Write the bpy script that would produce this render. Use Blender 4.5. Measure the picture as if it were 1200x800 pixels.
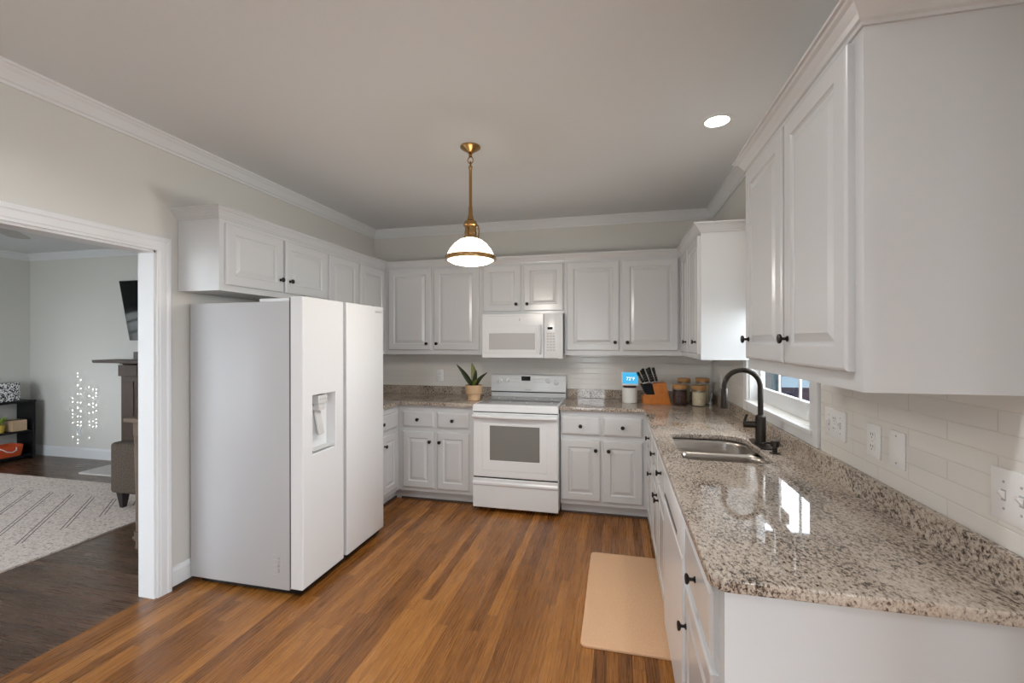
import bpy, bmesh, math, random
from mathutils import Vector, Matrix

random.seed(7)
PI = math.pi
sc = bpy.context.scene
for o in list(bpy.data.objects):
    bpy.data.objects.remove(o)
COL = sc.collection

# ------------------------------------------------------------------ camera
M_X = Vector((0.973267, 0.229667, -0.001884))
M_Y = Vector((-0.001834, -0.000433, -0.999998))      # image down
M_Z = Vector((-0.229667, 0.973269, 0.0))
cam_d = bpy.data.cameras.new('camera')
cam_d.sensor_fit = 'HORIZONTAL'
cam_d.sensor_width = 36.0
cam_d.lens = 518.97 / 1200 * 36
cam_d.shift_y = -0.00056
cam_d.clip_start = 0.02
cam = bpy.data.objects.new('camera', cam_d)
COL.objects.link(cam)
up, back = -M_Y, -M_Z
cam.matrix_world = Matrix(((M_X.x, up.x, back.x, 2.5646), (M_X.y, up.y, back.y, -4.3406),
                           (M_X.z, up.z, back.z, 1.4647), (0, 0, 0, 1)))
sc.camera = cam

# ------------------------------------------------------------------ light and exposure
SKY = 8.0
EXPO = 0.48
sc.view_settings.view_transform = 'Standard'
sc.view_settings.look = 'None'
sc.view_settings.gamma = 1.0
sc.view_settings.use_curve_mapping = False
sc.view_settings.exposure = EXPO
w = bpy.data.worlds.new('sky')
sc.world = w
w.use_nodes = True
bg = w.node_tree.nodes['Background']
bg.inputs[0].default_value = (0.87, 0.94, 1.0, 1)
bg.inputs[1].default_value = SKY
sc.cycles.max_bounces = 10
sc.cycles.diffuse_bounces = 6
sc.cycles.glossy_bounces = 5
sc.cycles.transparent_max_bounces = 12
sc.cycles.transmission_bounces = 6
sc.cycles.caustics_reflective = False
sc.cycles.caustics_refractive = False
sc.cycles.sample_clamp_indirect = 6.0
sc.cycles.use_denoising = True
sc.cycles.blur_glossy = 0.0


def area(name, loc, rot, sx, sy, power=None, portal=False, color=(1, 1, 1), shape='RECTANGLE', spread=PI):
    l = bpy.data.lights.new(name, 'AREA')
    l.shape = shape
    l.size, l.size_y = sx, sy
    l.color = color
    l.spread = spread
    o = bpy.data.objects.new(name, l)
    COL.objects.link(o)
    o.location, o.rotation_euler = loc, rot
    if portal:
        l.cycles.is_portal = True
    else:
        l.energy = power
    return o


# daylight enters by these window openings
area('daylight_portal_sink', (3.56, -1.61, 1.39), (0, PI / 2, 0), 0.66, 1.0, portal=True)
area('daylight_portal_garden_door', (1.9, -7.72, 1.1), (PI / 2, 0, 0), 0.8, 2.1, portal=True)
area('daylight_portal_bay', (4.3, -7.72, 1.475), (PI / 2, 0, 0), 0.6, 1.15, portal=True)
area('daylight_portal_east', (5.72, -5.5, 1.3), (0, PI / 2, 0), 2.1, 2.6, portal=True)
area('daylight_portal_living', (-5.02, -1.6, 1.15), (0, -PI / 2, 0), 0.7, 1.1, portal=True)
area('daylight_portal_living_rear', (-2.5, -5.62, 1.4), (PI / 2, 0, 0), 3.2, 1.8, portal=True)


# ------------------------------------------------------------------ materials
def mat(name):
    m = bpy.data.materials.new(name)
    m.use_nodes = True
    return m, m.node_tree.nodes, m.node_tree.links, m.node_tree.nodes['Principled BSDF']


def srgb(r, g, b):
    f = lambda c: (c / 255 / 12.92) if c / 255 <= 0.04045 else ((c / 255 + 0.055) / 1.055) ** 2.4
    return (f(r), f(g), f(b), 1)


def plain(name, rgb, rough=0.5, metal=0.0, coat=0.0, noise=0.0, nscale=20, bump=0.0, bscale=200, emit=None, estr=0, spec=None):
    m, N, L, B = mat(name)
    B.inputs['Base Color'].default_value = rgb if len(rgb) == 4 else (*rgb, 1)
    B.inputs['Roughness'].default_value = rough
    B.inputs['Metallic'].default_value = metal
    if coat:
        B.inputs['Coat Weight'].default_value = coat
        B.inputs['Coat Roughness'].default_value = 0.08
    if spec is not None:
        B.inputs['Specular IOR Level'].default_value = spec
    tc = N.new('ShaderNodeTexCoord')
    if noise:
        n = N.new('ShaderNodeTexNoise')
        n.inputs['Scale'].default_value = nscale
        n.inputs['Detail'].default_value = 4
        L.new(tc.outputs['Object'], n.inputs['Vector'])
        mx = N.new('ShaderNodeMix')
        mx.data_type = 'RGBA'
        c = B.inputs['Base Color'].default_value
        mx.inputs['A'].default_value = (c[0] * (1 - noise), c[1] * (1 - noise), c[2] * (1 - noise), 1)
        mx.inputs['B'].default_value = (min(1, c[0] * (1 + noise)), min(1, c[1] * (1 + noise)), min(1, c[2] * (1 + noise)), 1)
        L.new(n.outputs['Fac'], mx.inputs['Factor'])
        L.new(mx.outputs['Result'], B.inputs['Base Color'])
    if bump:
        n = N.new('ShaderNodeTexNoise')
        n.inputs['Scale'].default_value = bscale
        n.inputs['Detail'].default_value = 3
        L.new(tc.outputs['Object'], n.inputs['Vector'])
        b = N.new('ShaderNodeBump')
        b.inputs['Strength'].default_value = bump
        b.inputs['Distance'].default_value = 0.01
        L.new(n.outputs['Fac'], b.inputs['Height'])
        L.new(b.outputs['Normal'], B.inputs['Normal'])
    if emit:
        B.inputs['Emission Color'].default_value = emit
        B.inputs['Emission Strength'].default_value = estr
    return m


def math_node(N, L, op, a, b=None, c=None):
    n = N.new('ShaderNodeMath')
    n.operation = op
    for i, v in enumerate((a, b, c)):
        if v is None:
            continue
        if isinstance(v, (int, float)):
            n.inputs[i].default_value = v
        else:
            L.new(v, n.inputs[i])
    return n.outputs[0]


def ramp(N, L, fac, stops, interp='LINEAR'):
    r = N.new('ShaderNodeValToRGB')
    r.color_ramp.interpolation = interp
    e = r.color_ramp.elements
    e[0].position, e[0].color = stops[0]
    e[1].position, e[1].color = stops[-1]
    for p, c in stops[1:-1]:
        q = e.new(p)
        q.color = c
    L.new(fac, r.inputs['Fac'])
    return r.outputs['Color']


def wood_floor(name, cols, plank=0.0572, length=1.15, rough=0.28, along='y'):
    m, N, L, B = mat(name)
    tc = N.new('ShaderNodeTexCoord')
    sp = N.new('ShaderNodeSeparateXYZ')
    L.new(tc.outputs['Object'], sp.inputs[0])
    X, Y = (sp.outputs['X'], sp.outputs['Y']) if along == 'y' else (sp.outputs['Y'], sp.outputs['X'])
    u = math_node(N, L, 'DIVIDE', X, plank)
    iu = math_node(N, L, 'FLOOR', u)
    fu = math_node(N, L, 'FRACT', u)
    wn = N.new('ShaderNodeTexWhiteNoise')
    wn.noise_dimensions = '1D'
    L.new(iu, wn.inputs['W'])
    off = math_node(N, L, 'MULTIPLY', wn.outputs['Value'], 7.0)
    v = math_node(N, L, 'DIVIDE', math_node(N, L, 'ADD', Y, off), length)
    iv = math_node(N, L, 'FLOOR', v)
    fv = math_node(N, L, 'FRACT', v)
    cb = N.new('ShaderNodeCombineXYZ')
    L.new(iu, cb.inputs[0]); L.new(iv, cb.inputs[1])
    w2 = N.new('ShaderNodeTexWhiteNoise')
    w2.noise_dimensions = '2D'
    L.new(cb.outputs[0], w2.inputs['Vector'])
    rnd = w2.outputs['Value']
    # grain: stretched along the plank, shifted per plank
    g = N.new('ShaderNodeCombineXYZ')
    L.new(math_node(N, L, 'MULTIPLY', X, 38.0), g.inputs[0])
    L.new(math_node(N, L, 'MULTIPLY', Y, 2.2), g.inputs[1])
    L.new(math_node(N, L, 'MULTIPLY', rnd, 40.0), g.inputs[2])
    n1 = N.new('ShaderNodeTexNoise')
    n1.inputs['Scale'].default_value = 1.0
    n1.inputs['Detail'].default_value = 6
    n1.inputs['Roughness'].default_value = 0.65
    n1.inputs['Distortion'].default_value = 0.8
    L.new(g.outputs[0], n1.inputs['Vector'])
    # cathedral rings
    ring = math_node(N, L, 'SINE', math_node(N, L, 'MULTIPLY', n1.outputs['Fac'], 46.0))
    ring = math_node(N, L, 'MULTIPLY_ADD', ring, 0.5, 0.5)
    g2 = N.new('ShaderNodeCombineXYZ')
    L.new(math_node(N, L, 'MULTIPLY', X, 150.0), g2.inputs[0])
    L.new(math_node(N, L, 'MULTIPLY', Y, 4.0), g2.inputs[1])
    n2 = N.new('ShaderNodeTexNoise')
    n2.inputs['Scale'].default_value = 1.0
    n2.inputs['Detail'].default_value = 4
    L.new(g2.outputs[0], n2.inputs['Vector'])
    f = math_node(N, L, 'MULTIPLY_ADD', rnd, 0.40, -0.06)
    f = math_node(N, L, 'ADD', f, math_node(N, L, 'MULTIPLY', n1.outputs['Fac'], 0.42))
    f = math_node(N, L, 'ADD', f, math_node(N, L, 'MULTIPLY', ring, 0.20))
    f = math_node(N, L, 'ADD', f, math_node(N, L, 'MULTIPLY', n2.outputs['Fac'], 0.46))
    f = math_node(N, L, 'MULTIPLY_ADD', f, 1.0, -0.20)
    col = ramp(N, L, f, [(0.08, cols[0]), (0.38, cols[1]), (0.62, cols[2]), (0.92, cols[3])])
    # joints
    e = math_node(N, L, 'MINIMUM', fu, math_node(N, L, 'SUBTRACT', 1.0, fu))
    e = math_node(N, L, 'MULTIPLY', e, plank)
    e2 = math_node(N, L, 'MULTIPLY', math_node(N, L, 'MINIMUM', fv, math_node(N, L, 'SUBTRACT', 1.0, fv)), length)
    e = math_node(N, L, 'MINIMUM', e, e2)
    gap = math_node(N, L, 'LESS_THAN', e, 0.0009)
    mx = N.new('ShaderNodeMix'); mx.data_type = 'RGBA'
    L.new(math_node(N, L, 'MULTIPLY', gap, 0.7), mx.inputs['Factor'])
    L.new(col, mx.inputs['A'])
    mx.inputs['B'].default_value = (0.02, 0.009, 0.004, 1)
    L.new(mx.outputs['Result'], B.inputs['Base Color'])
    rr = math_node(N, L, 'MULTIPLY_ADD', n2.outputs['Fac'], 0.12, rough - 0.06)
    L.new(rr, B.inputs['Roughness'])
    bp = N.new('ShaderNodeBump')
    bp.inputs['Strength'].default_value = 0.25
    bp.inputs['Distance'].default_value = 0.002
    L.new(math_node(N, L, 'SUBTRACT', math_node(N, L, 'MULTIPLY', n2.outputs['Fac'], 0.25), gap), bp.inputs['Height'])
    L.new(bp.outputs['Normal'], B.inputs['Normal'])
    return m


def granite(name):
    m, N, L, B = mat(name)
    tc = N.new('ShaderNodeTexCoord')
    mp = N.new('ShaderNodeMapping')
    mp.inputs['Rotation'].default_value = (0.5, 0.35, 0.6)
    mp.inputs['Scale'].default_value = (1.5, 0.85, 1.1)
    L.new(tc.outputs['Object'], mp.inputs['Vector'])
    def noise(s, d, r, dist=0.0):
        n = N.new('ShaderNodeTexNoise')
        n.inputs['Scale'].default_value = s
        n.inputs['Detail'].default_value = d
        n.inputs['Roughness'].default_value = r
        n.inputs['Distortion'].default_value = dist
        L.new(mp.outputs[0], n.inputs['Vector'])
        return n.outputs['Fac']
    big = noise(4.0, 3, 0.5)
    med = noise(84.0, 6, 0.66, 0.35)
    fine = noise(190.0, 3, 0.7)
    f = math_node(N, L, 'ADD', math_node(N, L, 'MULTIPLY', med, 0.66), math_node(N, L, 'MULTIPLY', fine, 0.26))
    f = math_node(N, L, 'ADD', f, math_node(N, L, 'MULTIPLY', big, 0.22))
    col = ramp(N, L, f, [(0.450, (0.018, 0.014, 0.012, 1)), (0.488, (0.075, 0.057, 0.047, 1)), (0.530, (0.25, 0.20, 0.162, 1)),
                         (0.58, (0.44, 0.375, 0.312, 1)), (0.72, (0.60, 0.525, 0.45, 1))])
    L.new(col, B.inputs['Base Color'])
    B.inputs['Roughness'].default_value = 0.035
    B.inputs['Specular IOR Level'].default_value = 0.62
    return m


def tile(name, rgb, rowh=0.0525, width=0.32, rough=0.15):
    m, N, L, B = mat(name)
    tc = N.new('ShaderNodeTexCoord')
    sp = N.new('ShaderNodeSeparateXYZ')
    L.new(tc.outputs['Object'], sp.inputs[0])
    cb = N.new('ShaderNodeCombineXYZ')
    L.new(math_node(N, L, 'ADD', sp.outputs['X'], sp.outputs['Y']), cb.inputs[0])
    L.new(math_node(N, L, 'SUBTRACT', sp.outputs['Z'], 0.99), cb.inputs[1])
    def brick(ms, smooth):
        b = N.new('ShaderNodeTexBrick')
        b.inputs['Scale'].default_value = 1.0
        b.inputs['Brick Width'].default_value = width
        b.inputs['Row Height'].default_value = rowh
        b.inputs['Mortar Size'].default_value = ms
        b.inputs['Mortar Smooth'].default_value = smooth
        b.inputs['Color1'].default_value = rgb
        b.inputs['Color2'].default_value = (rgb[0] * 0.97, rgb[1] * 0.97, rgb[2] * 0.97, 1)
        b.inputs['Mortar'].default_value = (rgb[0] * 0.90, rgb[1] * 0.90, rgb[2] * 0.89, 1)
        L.new(cb.outputs[0], b.inputs['Vector'])
        return b
    b1 = brick(0.0011, 0.0)
    b2 = brick(0.004, 1.0)
    L.new(b1.outputs['Color'], B.inputs['Base Color'])
    bp = N.new('ShaderNodeBump')
    bp.invert = True
    bp.inputs['Strength'].default_value = 0.35
    bp.inputs['Distance'].default_value = 0.002
    L.new(b2.outputs['Fac'], bp.inputs['Height'])
    L.new(bp.outputs['Normal'], B.inputs['Normal'])
    B.inputs['Roughness'].default_value = rough
    return m


def thin_glass(name, tint=(1, 1, 1, 1), refl=0.08, rough=0.02):
    m = bpy.data.materials.new(name)
    m.use_nodes = True
    N, L = m.node_tree.nodes, m.node_tree.links
    N.clear()
    out = N.new('ShaderNodeOutputMaterial')
    tr = N.new('ShaderNodeBsdfTransparent')
    tr.inputs[0].default_value = tint
    gl = N.new('ShaderNodeBsdfGlossy')
    gl.inputs['Roughness'].default_value = rough
    lw = N.new('ShaderNodeLayerWeight')
    lw.inputs['Blend'].default_value = 0.5
    mx = N.new('ShaderNodeMixShader')
    fac = math_node(N, L, 'POWER', lw.outputs['Facing'], 5.0)
    L.new(math_node(N, L, 'MULTIPLY_ADD', fac, refl * 6, refl * 0.25), mx.inputs[0])
    L.new(tr.outputs[0], mx.inputs[1]); L.new(gl.outputs[0], mx.inputs[2])
    L.new(mx.outputs[0], out.inputs[0])
    return m


def rug_mat(name):
    m, N, L, B = mat(name)
    tc = N.new('ShaderNodeTexCoord')
    sp = N.new('ShaderNodeSeparateXYZ')
    L.new(tc.outputs['Object'], sp.inputs[0])
    X, Y = sp.outputs['X'], sp.outputs['Y']
    s = math_node(N, L, 'DIVIDE', math_node(N, L, 'ADD', math_node(N, L, 'ADD', X, Y), 3.68), 0.265)
    fr = math_node(N, L, 'FRACT', math_node(N, L, 'ADD', s, 0.5))
    d = math_node(N, L, 'ABSOLUTE', math_node(N, L, 'SUBTRACT', math_node(N, L, 'ABSOLUTE', math_node(N, L, 'SUBTRACT', fr, 0.5)), 0.07))
    line = math_node(N, L, 'LESS_THAN', d, 0.020)
    inx = math_node(N, L, 'MULTIPLY', math_node(N, L, 'LESS_THAN', X, -1.62), math_node(N, L, 'GREATER_THAN', X, -3.9))
    iny = math_node(N, L, 'MULTIPLY', math_node(N, L, 'LESS_THAN', Y, -1.2), math_node(N, L, 'GREATER_THAN', Y, -2.9))
    line = math_node(N, L, 'MULTIPLY', line, math_node(N, L, 'MULTIPLY', inx, iny))
    n = N.new('ShaderNodeTexNoise')
    n.inputs['Scale'].default_value = 55
    n.inputs['Detail'].default_value = 5
    n.inputs['Roughness'].default_value = 0.75
    L.new(tc.outputs['Object'], n.inputs['Vector'])
    c = ramp(N, L, n.outputs['Fac'], [(0.36, srgb(120, 108, 108)), (0.43, srgb(205, 190, 182)), (0.6, srgb(232, 218, 208))])
    mx = N.new('ShaderNodeMix'); mx.data_type = 'RGBA'
    L.new(math_node(N, L, 'MULTIPLY', line, 0.9), mx.inputs['Factor'])
    L.new(c, mx.inputs['A'])
    mx.inputs['B'].default_value = srgb(70, 64, 66)
    L.new(mx.outputs['Result'], B.inputs['Base Color'])
    B.inputs['Roughness'].default_value = 0.95
    b = N.new('ShaderNodeBump')
    b.inputs['Strength'].default_value = 0.5
    b.inputs['Distance'].default_value = 0.006
    L.new(n.outputs['Fac'], b.inputs['Height'])
    L.new(b.outputs['Normal'], B.inputs['Normal'])
    return m


def weave(name, c1, c2, scale, rough=0.9):
    m, N, L, B = mat(name)
    tc = N.new('ShaderNodeTexCoord')
    w1 = N.new('ShaderNodeTexNoise')
    w1.inputs['Scale'].default_value = scale
    w1.inputs['Detail'].default_value = 5
    w1.inputs['Roughness'].default_value = 0.8
    L.new(tc.outputs['Object'], w1.inputs['Vector'])
    c = ramp(N, L, w1.outputs['Fac'], [(0.38, c1), (0.62, c2)])
    L.new(c, B.inputs['Base Color'])
    B.inputs['Roughness'].default_value = rough
    b = N.new('ShaderNodeBump')
    b.inputs['Strength'].default_value = 0.4
    b.inputs['Distance'].default_value = 0.003
    L.new(w1.outputs['Fac'], b.inputs['Height'])
    L.new(b.outputs['Normal'], B.inputs['Normal'])
    return m


def voro(name, c1, c2, scale, metal=0.0, rough=0.4):
    m, N, L, B = mat(name)
    tc = N.new('ShaderNodeTexCoord')
    v = N.new('ShaderNodeTexVoronoi')
    v.inputs['Scale'].default_value = scale
    L.new(tc.outputs['Object'], v.inputs['Vector'])
    sp = N.new('ShaderNodeSeparateXYZ')
    L.new(v.outputs['Color'], sp.inputs[0])
    c = ramp(N, L, sp.outputs[0], [(0.45, c1), (0.5, c2)])
    L.new(c, B.inputs['Base Color'])
    B.inputs['Metallic'].default_value = metal
    B.inputs['Roughness'].default_value = rough
    return m


def brushed(name, rgb, rough=0.3, axis=0):
    m, N, L, B = mat(name)
    B.inputs['Base Color'].default_value = (*rgb, 1)
    B.inputs['Metallic'].default_value = 1
    tc = N.new('ShaderNodeTexCoord')
    mp = N.new('ShaderNodeMapping')
    s = [400, 400, 400]; s[axis] = 6
    mp.inputs['Scale'].default_value = s
    L.new(tc.outputs['Object'], mp.inputs['Vector'])
    n = N.new('ShaderNodeTexNoise')
    n.inputs['Scale'].default_value = 1
    L.new(mp.outputs[0], n.inputs['Vector'])
    L.new(math_node(N, L, 'MULTIPLY_ADD', n.outputs['Fac'], 0.2, rough - 0.1), B.inputs['Roughness'])
    return m


WHITE = plain('white_cabinet_paint', (0.60, 0.612, 0.622), 0.22, bump=0.015, bscale=60)
TRIM = plain('white_trim_paint', (0.72, 0.73, 0.74), 0.36)
WALLP = plain('greige_wall_paint', (0.635, 0.625, 0.59), 0.6, bump=0.03, bscale=180)
CEILP = plain('ceiling_paint', (0.68, 0.70, 0.715), 0.85, bump=0.05, bscale=120)
APPL = plain('white_appliance_enamel', (0.77, 0.79, 0.81), 0.22)
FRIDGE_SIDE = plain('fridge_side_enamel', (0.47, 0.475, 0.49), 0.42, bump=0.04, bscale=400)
FRIDGE_DOOR = plain('fridge_door_enamel', (0.74, 0.755, 0.77), 0.25)
GREY_PLASTIC = plain('grey_plastic', (0.42, 0.42, 0.43), 0.4)
LGREY = plain('pale_grey_plastic', (0.60, 0.60, 0.60), 0.3)
BLACK = plain('black_plastic', (0.006, 0.006, 0.006), 0.4, spec=0.3)
BLACKGLOSS = plain('black_glass', (0.006, 0.006, 0.007), 0.06)
TVGLASS = plain('television_glass', (0.004, 0.004, 0.005), 0.08, spec=0.14)
BRONZE = plain('oil_rubbed_bronze', (0.030, 0.024, 0.020), 0.30, metal=0.7)
KNOBM = plain('dark_bronze_knob', (0.02, 0.017, 0.015), 0.35, metal=0.6)
BRASS = plain('antique_brass', (0.44, 0.27, 0.115), 0.24, metal=1.0)
STEEL = brushed('brushed_stainless', (0.40, 0.365, 0.33), 0.30, 0)
GRANITE = granite('speckled_granite')
TILE = tile('white_subway_tile', (0.74, 0.725, 0.69, 1))
FLOORM = wood_floor('oak_floor', [(0.078, 0.027, 0.006, 1), (0.21, 0.079, 0.016, 1), (0.355, 0.145, 0.033, 1), (0.52, 0.24, 0.062, 1)])
FLOORL = wood_floor('dimmed_oak_floor', [(0.035, 0.018, 0.010, 1), (0.075, 0.040, 0.024, 1), (0.12, 0.066, 0.040, 1), (0.18, 0.105, 0.066, 1)], along='x')  # same oak as kitchen; the dimmer living room light is put in the colour
GLASS = thin_glass('window_glass')
JARGLASS = thin_glass('jar_glass', (0.93, 0.95, 0.95, 1))
OVENGLASS = plain('oven_window_glass', (0.20, 0.205, 0.195), 0.07)
MICROGLASS = plain('microwave_window', (0.50, 0.50, 0.50), 0.18)
COOKTOP = plain('ceramic_cooktop_glass', (0.34, 0.34, 0.34), 0.06, noise=0.3, nscale=300)
PLATE = plain('white_plastic_plate', (0.80, 0.80, 0.80), 0.35)
SLOT = plain('dark_slot', (0.03, 0.03, 0.03), 0.6)
SHADE = plain('frosted_lamp_glass', (0.95, 0.93, 0.88), 0.3, emit=(1.0, 0.90, 0.74, 1), estr=5.0)
BULB = plain('recessed_lamp_lens', (0.9, 0.9, 0.88), 0.5, emit=(1.0, 0.94, 0.84, 1), estr=14.0)
MATM = weave('tan_mat_fabric', (0.68, 0.42, 0.245, 1), (0.76, 0.49, 0.30, 1), 90, 0.75)
RUG = rug_mat('cream_patterned_rug')
TWEED = weave('brown_grey_tweed', (0.010, 0.007, 0.005, 1), (0.15, 0.11, 0.08, 1), 110)
DARKWOOD = plain('espresso_wood', (0.016, 0.012, 0.012), 0.4)
MANTELM = plain('brown_mantel_wood', (0.065, 0.040, 0.027), 0.6, noise=0.25, nscale=14)
TABLEWOOD = plain('weathered_brown_wood', (0.15, 0.10, 0.068), 0.6, noise=0.3, nscale=18)
ORANGEWOOD = plain('acacia_wood', (0.52, 0.165, 0.022), 0.38, noise=0.3, nscale=26)
LIDWOOD = plain('bamboo_lid', (0.48, 0.26, 0.10), 0.45, noise=0.2, nscale=30)
POTM = plain('tan_ceramic', (0.62, 0.42, 0.25), 0.55, noise=0.08, nscale=40)
LEAF = plain('snake_plant_leaf', (0.018, 0.028, 0.009), 0.35, noise=0.6, nscale=60)
LEAFB = plain('yellow_green_leaf', (0.16, 0.17, 0.03), 0.35, noise=0.35, nscale=50)
SOIL = plain('soil', (0.03, 0.02, 0.015), 0.9)
COFFEE = voro('coffee_beans', (0.035, 0.014, 0.012, 1), (0.09, 0.04, 0.035, 1), 160, rough=0.4)
PASTA = weave('pale_pasta', (0.68, 0.55, 0.36, 1), (0.88, 0.78, 0.58, 1), 120, 0.6)
GRAIN = weave('mixed_grain', (0.42, 0.34, 0.22, 1), (0.62, 0.55, 0.40, 1), 150, 0.6)
CERAMIC = plain('white_ceramic', (0.82, 0.82, 0.80), 0.4, bump=0.5, bscale=90)
SCREEN = plain('blue_screen', (0.02, 0.05, 0.08), 0.15, emit=srgb(60, 175, 228), estr=0.75)
SCREENTXT = plain('white_screen_digits', (0.8, 0.8, 0.8), 0.3, emit=(0.9, 0.98, 1, 1), estr=0.9)
PANELTXT = plain('grey_print', (0.30, 0.30, 0.31), 0.5)
LIGHTPRINT = plain('pale_grey_print', (0.55, 0.55, 0.56), 0.5)
ORANGE = plain('orange_fabric_bin', (0.62, 0.085, 0.02), 0.7)
ROPE = plain('white_rope', (0.7, 0.68, 0.65), 0.8)
BOXWOOD = plain('pale_wood_box', (0.50, 0.35, 0.22), 0.6, noise=0.15, nscale=30)
TOYGREEN = plain('green_plastic', (0.22, 0.34, 0.04), 0.5)
MOSAIC = voro('black_white_mosaic', (0.02, 0.02, 0.025, 1), (0.72, 0.72, 0.74, 1), 95, rough=0.15)
HEARTH = plain('pale_hearth_tile', (0.52, 0.50, 0.48), 0.4, noise=0.1, nscale=12)
FANM = plain('pale_fan_blade', (0.46, 0.45, 0.43), 0.5)
ASPHALT = plain('dark_asphalt', (0.0085, 0.0080, 0.0105), 0.9, spec=0.0, noise=0.5, nscale=3)
DRIVE = plain('pale_driveway', (0.055, 0.070, 0.082), 0.9, spec=0.0)
BOUNCE_GROUND = plain('pale_bounce_ground', (0.55, 0.55, 0.53), 0.9, noise=0.1, nscale=2)
SIDING = plain('blue_grey_siding', (0.010, 0.018, 0.024), 0.6, spec=0.02)
DARKOPEN = plain('dark_porch_screen', (0.002, 0.003, 0.004), 0.5)
BARK = plain('grey_bark', (0.05, 0.045, 0.04), 0.9, noise=0.3, nscale=10)
NAVY = plain('black_lacquer', (0.005, 0.005, 0.006), 0.4, spec=0.25)


# ------------------------------------------------------------------ mesh helpers
def nb():
    return bmesh.new()


def bx(bm, x0, x1, y0, y1, z0, z1, bev=0.0, seg=2):
    t = bmesh.new()
    x0, x1 = min(x0, x1), max(x0, x1); y0, y1 = min(y0, y1), max(y0, y1); z0, z1 = min(z0, z1), max(z0, z1)
    v = [t.verts.new(p) for p in ((x0, y0, z0), (x1, y0, z0), (x1, y1, z0), (x0, y1, z0),
                                  (x0, y0, z1), (x1, y0, z1), (x1, y1, z1), (x0, y1, z1))]
    for f in ((0, 3, 2, 1), (4, 5, 6, 7), (0, 1, 5, 4), (1, 2, 6, 5), (2, 3, 7, 6), (3, 0, 4, 7)):
        t.faces.new([v[i] for i in f])
    if bev:
        bmesh.ops.bevel(t, geom=list(t.edges), offset=bev, segments=seg, profile=0.5, affect='EDGES')
    join(bm, t)
    return bm


def join(bm, t, mtx=None):
    me = bpy.data.meshes.new('tmp')
    if mtx is not None:
        t.transform(mtx)
    t.to_mesh(me)
    t.free()
    bm.from_mesh(me)
    bpy.data.meshes.remove(me)


def lathe(bm, prof, seg=24, center=(0, 0, 0), axis='z', cap=True):
    """prof: list of (radius, height)."""
    t = bmesh.new()
    rings = []
    for r, h in prof:
        if r < 1e-6:
            rings.append([t.verts.new((0, 0, h))])
        else:
            rings.append([t.verts.new((r * math.cos(2 * PI * i / seg), r * math.sin(2 * PI * i / seg), h)) for i in range(seg)])
    for a, b in zip(rings, rings[1:]):
        if len(a) == 1 and len(b) == 1:
            continue
        for i in range(seg):
            j = (i + 1) % seg
            if len(a) == 1:
                t.faces.new((a[0], b[j], b[i]))
            elif len(b) == 1:
                t.faces.new((a[i], a[j], b[0]))
            else:
                t.faces.new((a[i], a[j], b[j], b[i]))
    if cap:
        if len(rings[0]) > 1:
            t.faces.new(list(reversed(rings[0])))
        if len(rings[-1]) > 1:
            t.faces.new(rings[-1])
    bmesh.ops.recalc_face_normals(t, faces=t.faces)
    m = Matrix.Translation(center)
    if axis == 'x':
        m = m @ Matrix.Rotation(PI / 2, 4, 'Y')
    elif axis == 'y':
        m = m @ Matrix.Rotation(PI / 2, 4, 'X')        # +z -> -y
    elif isinstance(axis, (tuple, Vector)):
        m = m @ Vector((0, 0, 1)).rotation_difference(Vector(axis)).to_matrix().to_4x4()
    join(bm, t, m)
    return bm


def tube(bm, pts, rad, seg=12, cap=True):
    pts = [Vector(p) for p in pts]
    if not isinstance(rad, (list, tuple)):
        rad = [rad] * len(pts)
    t = bmesh.new()
    rings = []
    prev = None
    for i, p in enumerate(pts):
        d = (pts[min(i + 1, len(pts) - 1)] - pts[max(i - 1, 0)]).normalized()
        if prev is None:
            a = Vector((0, 0, 1)) if abs(d.z) < 0.9 else Vector((1, 0, 0))
            n = (a - a.dot(d) * d).normalized()
        else:
            n = (prev - prev.dot(d) * d).normalized()
        prev = n
        b = d.cross(n)
        rings.append([t.verts.new(p + rad[i] * (math.cos(2 * PI * k / seg) * n + math.sin(2 * PI * k / seg) * b)) for k in range(seg)])
    for a, b in zip(rings, rings[1:]):
        for k in range(seg):
            j = (k + 1) % seg
            t.faces.new((a[k], a[j], b[j], b[k]))
    if cap:
        t.faces.new(list(reversed(rings[0])))
        t.faces.new(rings[-1])
    bmesh.ops.recalc_face_normals(t, faces=t.faces)
    join(bm, t)
    return bm


def prism(bm, poly, axis, a0, a1, bev=0.0):
    """poly: 2-D points; axis 'y' -> points are (x,z) extruded y a0..a1; 'x' -> (y,z); 'z' -> (x,y)."""
    t = bmesh.new()
    def mk(u, v, a):
        return {'y': (u, a, v), 'x': (a, u, v), 'z': (u, v, a)}[axis]
    A = [t.verts.new(mk(u, v, a0)) for u, v in poly]
    B = [t.verts.new(mk(u, v, a1)) for u, v in poly]
    n = len(poly)
    t.faces.new(A); t.faces.new(list(reversed(B)))
    for i in range(n):
        j = (i + 1) % n
        t.faces.new((A[i], B[i], B[j], A[j]))
    bmesh.ops.recalc_face_normals(t, faces=t.faces)
    if bev:
        bmesh.ops.bevel(t, geom=list(t.edges), offset=bev, segments=2, profile=0.5, affect='EDGES')
    join(bm, t)
    return bm


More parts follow.
